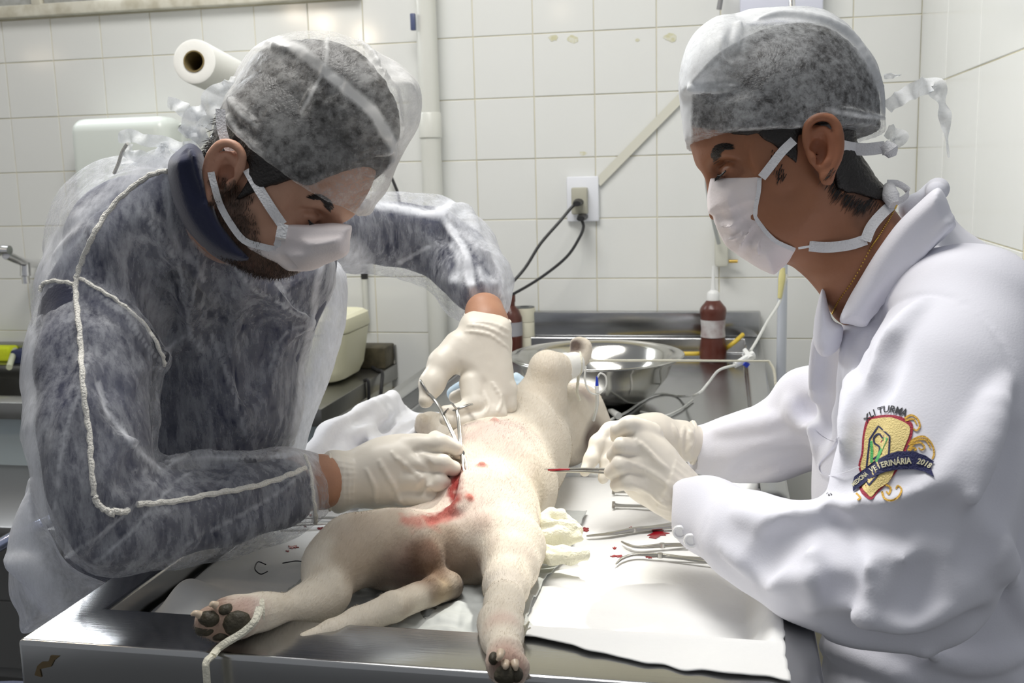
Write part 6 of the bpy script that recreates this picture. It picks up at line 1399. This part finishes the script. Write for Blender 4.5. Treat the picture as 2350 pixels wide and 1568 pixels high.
# gauze
m_gz = mat('gauze', (.83, .81, .66), .95, bump=(260, 1.0), mottle=(60, .3, (.72, .68, .45)))
def gz(name, pts, extra, lab):
    c = np.array([P(*p[:3]) for p in pts]); s = SDF(c.min(0) - .035, c.max(0) + .035, .0018)
    for ch in extra: C(s, ch, .004)
    o = s.mesh(name, m_gz, None, smooth_it=1, post=lambda V, s: V + (vnoise(V * 90) * .0018 + vnoise(V * 220) * .0006)[:, None]); tag(o, lab, 'gauze', 'used gauze beside the dog')
gz('gauze_swab', [(1235, 1175, 1.25), (1335, 1240, 1.22)], [[(1238, 1225, 1.235, 18), (1245, 1195, 1.24, 17), (1262, 1182, 1.245, 15), (1290, 1188, 1.245, 16), (1310, 1205, 1.24, 15), (1322, 1222, 1.235, 14), (1300, 1235, 1.23, 16), (1262, 1238, 1.23, 16)], [(1250, 1200, 1.225, 12), (1285, 1205, 1.23, 11), (1312, 1215, 1.23, 12)], [(1232, 1250, 1.22, 20), (1290, 1242, 1.225, 16), (1330, 1232, 1.225, 12)], [(1240, 1232, 1.22, 20), (1280, 1228, 1.222, 16), (1300, 1225, 1.225, 12)]], 'crumpled cream gauze swab with a loop, farther of two beside the thigh')
gz('gauze_swab', [(1225, 1260, 1.17), (1350, 1295, 1.17)], [[(1228, 1275, 1.185, 18), (1270, 1280, 1.18, 17), (1310, 1280, 1.178, 16), (1342, 1276, 1.175, 13)], [(1240, 1262, 1.20, 13), (1290, 1266, 1.195, 13), (1330, 1270, 1.185, 11)]], 'flattened cream gauze swab, nearer of two beside the thigh')
# blood on the drape
def spot(x, y, rx, ry, seed, name='blood_spot'):
    r = random.Random(seed); c = T(x, y, .8728); pts = []
    n = 22
    for i in range(n):
        t = 2 * math.pi * i / n; k = r.uniform(.4, 1.25); q = T(x + rx * k * math.cos(t), y + ry * k * math.sin(t), .870); q[2] = float(zd(np.array([[q[0]]]), np.array([[q[1]]]))[0, 0]) + .0012; pts.append(q)
    b = BM(); b.slab(pts, (0, 0, -.0010)); place_ = b.build(name, m_blood); place_.parent = dr; return place_
for i, a in enumerate([(1340, 1215, 14, 6), (1510, 1226, 30, 9), (1415, 1271, 14, 3), (1494, 1272, 14, 6), (1410, 1255, 5, 2), (672, 1253, 12, 4), (735, 1210, 8, 3), (660, 1262, 4, 2), (1448, 1212, 5, 3), (700, 1205, 3, 2), (712, 1180, 3, 1.5)]): spot(*a, i + 3)
# suture threads
m_sut = mat('suture', (.012, .012, .016), .5)
for pts, lab in (([(614, 1312), (598, 1318), (585, 1306), (592, 1290), (610, 1296)], 'bent black suture thread on the drape left of the hind leg'), ([(702, 1290), (680, 1288), (665, 1290), (648, 1293)], 'straight black suture thread beside the knee of the dog'), ([(850, 1198), (862, 1199), (868, 1195), (875, 1192)], 'tiny black suture thread beside the tip of the forceps')):
    b = BM(); b.tube([onT(x, y, .0035) for x, y in pts], .0007, 6); tag(b.build('suture_thread', m_sut), lab, 'thread')
# ropes tying the legs
m_rope = mat('cotton_tape', (.80, .77, .64), .9, bump=(420, 1.0))
e = empty('leg_tie', P(560, 1430, .97), 'cream cotton tape tying the left hind paw down over the table edge', 'rope')
b = BM(); b.tube([P(596, 1395, .955), P(585, 1425, .945), P(560, 1450, .945), P(520, 1475, .945), T(500, 1490, .9035), T(487, 1506, .9035)] , .0026, 8, flat=(1, 1.5)); b.build('tape', m_rope, e)
b = BM(); q = T(487, 1506, .9035); b.tube([q, q + np.array([-.003, -.006, -.004]), q + np.array([-.003, -.007, -.02]), q + np.array([-.003, -.007, -.12])], .0026, 8, flat=(1, 1.5)); b.build('tape_end', m_rope, e)
for dx_ in (0, 5):
    b = BM(); b.tube([P(594 + dx_ + 5 * math.cos(t), 1408 + 34 * math.sin(t), .985 - .0150 * math.cos(t)) for t in np.linspace(0, 2 * math.pi, 18)[:-1]], .0018, 6, closed=True); b.build('loop', m_rope, e)
e = empty('leg_tie', P(1160, 1390, 1.03), 'cream cotton thread looped and frayed round the right hind leg', 'rope')
for dy_ in (0, 6):
    b = BM(); b.tube([P(1157 + 36 * math.cos(t), 1388 + dy_ + 6 * math.sin(t) + 9 * math.cos(t), 1.03 - .0155 * math.sin(t)) for t in np.linspace(0, 2 * math.pi, 18)[:-1]], .0012, 6, closed=True); b.build('loop', m_rope, e)
for k in range(9):
    b = BM(); r = rng; x0, y0 = 1192, 1475; b.tube([P(x0, y0 - 3 * k, .955), P(x0 + 8 + r.uniform(-3, 3), y0 - 15 - 3 * k, .955), P(x0 + r.uniform(4, 26), y0 - 28 - r.uniform(0, 24), .955)], .0008, 5); b.build('frayed_strand', m_rope, e)
b = BM(); b.tube([P(1196, 1480, .955), P(1205, 1510, .95), P(1212, 1545, .93), P(1222, 1580, .92)], .0016, 6); b.build('tape', m_rope, e)
# string from the raised paw to the table rim
e = empty('paw_string', P(1338, 828, 1.55), 'taut cream string from the raised bandaged paw to the right table rim', 'rope')
b = BM(); b.tube([P(1350, 828, 1.55), P(1560, 828, 1.75), P(1764, 829, 1.98)], .0020, 8, smooth=False); b.build('string', m_rope, e)
b = BM(); b.tube([P(1764, 829, 1.98), P(1776, 850, 1.98), P(1780, 880, 1.98), P(1784, 915, 1.98), P(1786, 990, 1.98)], .0026, 8); b.build('string_end', m_rope, e)
for dx_ in (0, 6, 12):
    b = BM(); b.tube([P(1318 + dx_ + 5 * math.cos(t), 838 - dx_ * .3 + 26 * math.sin(t), 1.545 - .018 * math.cos(t)) for t in np.linspace(0, 2 * math.pi, 18)[:-1]], .0016, 6, closed=True); b.build('loop', m_rope, e)
b = BM(); b.tube([P(1328, 855, 1.53), P(1326, 880, 1.53), P(1324, 900, 1.53), P(1331, 920, 1.53)], .0022, 6); b.build('string_tail', m_rope, e)
# intravenous line
m_iv = mat('clear_tube', (.86, .87, .84), .15, trans=.35, coat=.5)
iv = empty('infusion_line', P(1700, 830, 1.95), 'clear infusion tubing with white roller clamp crossing the table to the dog', 'tube')
b = BM(); b.tube([P(1806, 630, 2.1), P(1790, 690, 2.1), P(1760, 740, 2.06), P(1738, 780, 2.0), P(1722, 806, 1.96)], .0028, 8); b.build('tubing', m_iv, iv)
b = BM(); b.tube([P(1688, 838, 1.93), P(1650, 850, 1.92), P(1625, 880, 1.92), P(1600, 905, 1.9), T(1560, 910, .866), T(1500, 905, .866), T(1440, 945, .866), T(1400, 965, .866), T(1375, 985, .866)], .0026, 8); b.build('tubing', m_iv, iv)
b = BM(); b.tube([T(1590, 918, .866), T(1560, 940, .866), T(1520, 955, .866), T(1470, 945, .866)], .0022, 8); b.build('tubing', m_iv, iv)
b = BM(); b.tube([P(1345, 840, 1.50), P(1342, 870, 1.50), P(1352, 898, 1.50), P(1372, 905, 1.50), P(1390, 888, 1.50), P(1390, 865, 1.50), P(1378, 857, 1.50), P(1370, 868, 1.50)], .0014, 8); b.build('catheter_loop', m_iv, iv)
b = BM(); b.tube([P(1370, 890, 1.50), P(1370, 930, 1.52), P(1362, 965, 1.54)], .0024, 8); b.build('tubing', m_iv, iv)
b = BM(); b.tube([P(1370, 864, 1.50), P(1370, 886, 1.50)], [.0014, .0026], 10, smooth=False); b.build('blue_connector', mat('blue_plastic', (.01, .04, .45), .3), iv); 
b = BM(); b.tube([P(1369, 886, 1.50), P(1371, 902, 1.50)], [.0034, .0024], 10, smooth=False); b.build('white_connector', m_white, iv)
b = BM(); a, c = P(1686, 838, 1.93), P(1728, 815, 1.95); b.tube([a, c], [.006, .009], 8, smooth=False, flat=(1, .8)); b.tube([P(1708, 802, 1.95), P(1722, 822, 1.94)], [.004, .006], 8, smooth=False); b.build('roller_clamp', m_white, iv)
b = BM(); b.tube([P(1708, 833, 1.925), P(1717, 840, 1.925)], .005, 10, smooth=False); b.build('roller_wheel', bpy.data.materials['blue_plastic'], iv)
b = BM(); b.tube([T(1420, 955, .872), T(1405, 945, .875), T(1398, 942, .875)], [.007, .006, .003], 10, smooth=False); b.build('luer_cap', m_iv, iv)
tag(BM().tube([T(1420, 926, .865), T(1458, 922, .865)], .003, 8, smooth=False).build('syringe_cap', m_iv), 'small clear plastic needle cap lying in front of the steel bowl', 'cap')
e = empty('infusion_drip_chamber', P(1792, 640, 2.1), 'yellowish clear drip chamber hanging beside the white stand pole', 'tube')
b = BM(); b.tube([P(1796, 615, 2.1), P(1794, 640, 2.1), P(1789, 685, 2.1)], [.005, .007, .004], 12); b.build('chamber', mat('yellow_clear', (.78, .72, .35), .2, trans=.3), e)
# blue mask and blue packet behind
s = SDF(P(1190, 905, 1.75) - .09, P(1190, 905, 1.75) + .09, .002)
s.infl([(1176, 860), (1200, 866), (1220, 885), (1218, 925), (1190, 945), (1165, 930)], 1.75, .012, .010, k=0)
for a in ([(1170, 880), (1195, 885), (1215, 900)], [(1172, 905), (1195, 908), (1216, 915)]): s.fold(a, .004, k=.004)
o = s.mesh('blue_face_mask', mat('mask_blue', (.50, .66, .80), .8, mottle=(40, .6, (.75, .82, .86))), None, smooth_it=1, post=lambda V, s: V + (vnoise(V * 70) * .002)[:, None]); tag(o, 'crumpled pale blue face mask lying between the raised glove and the foreleg', 'mask')
s = SDF(P(1050, 900, 1.75) - .09, P(1050, 900, 1.75) + .09, .002)
s.infl([(1026, 898), (1050, 878), (1075, 872), (1095, 920), (1060, 940), (1040, 925)], 1.75, .010, .008, k=0)
o = s.mesh('blue_gauze_packet', bpy.data.materials['mask_blue'], None, smooth_it=1, post=lambda V, s: V + (vnoise(V * 60) * .002)[:, None]); tag(o, 'pale blue paper seen through the gap between thumb and fingers of the raised glove', 'packet')
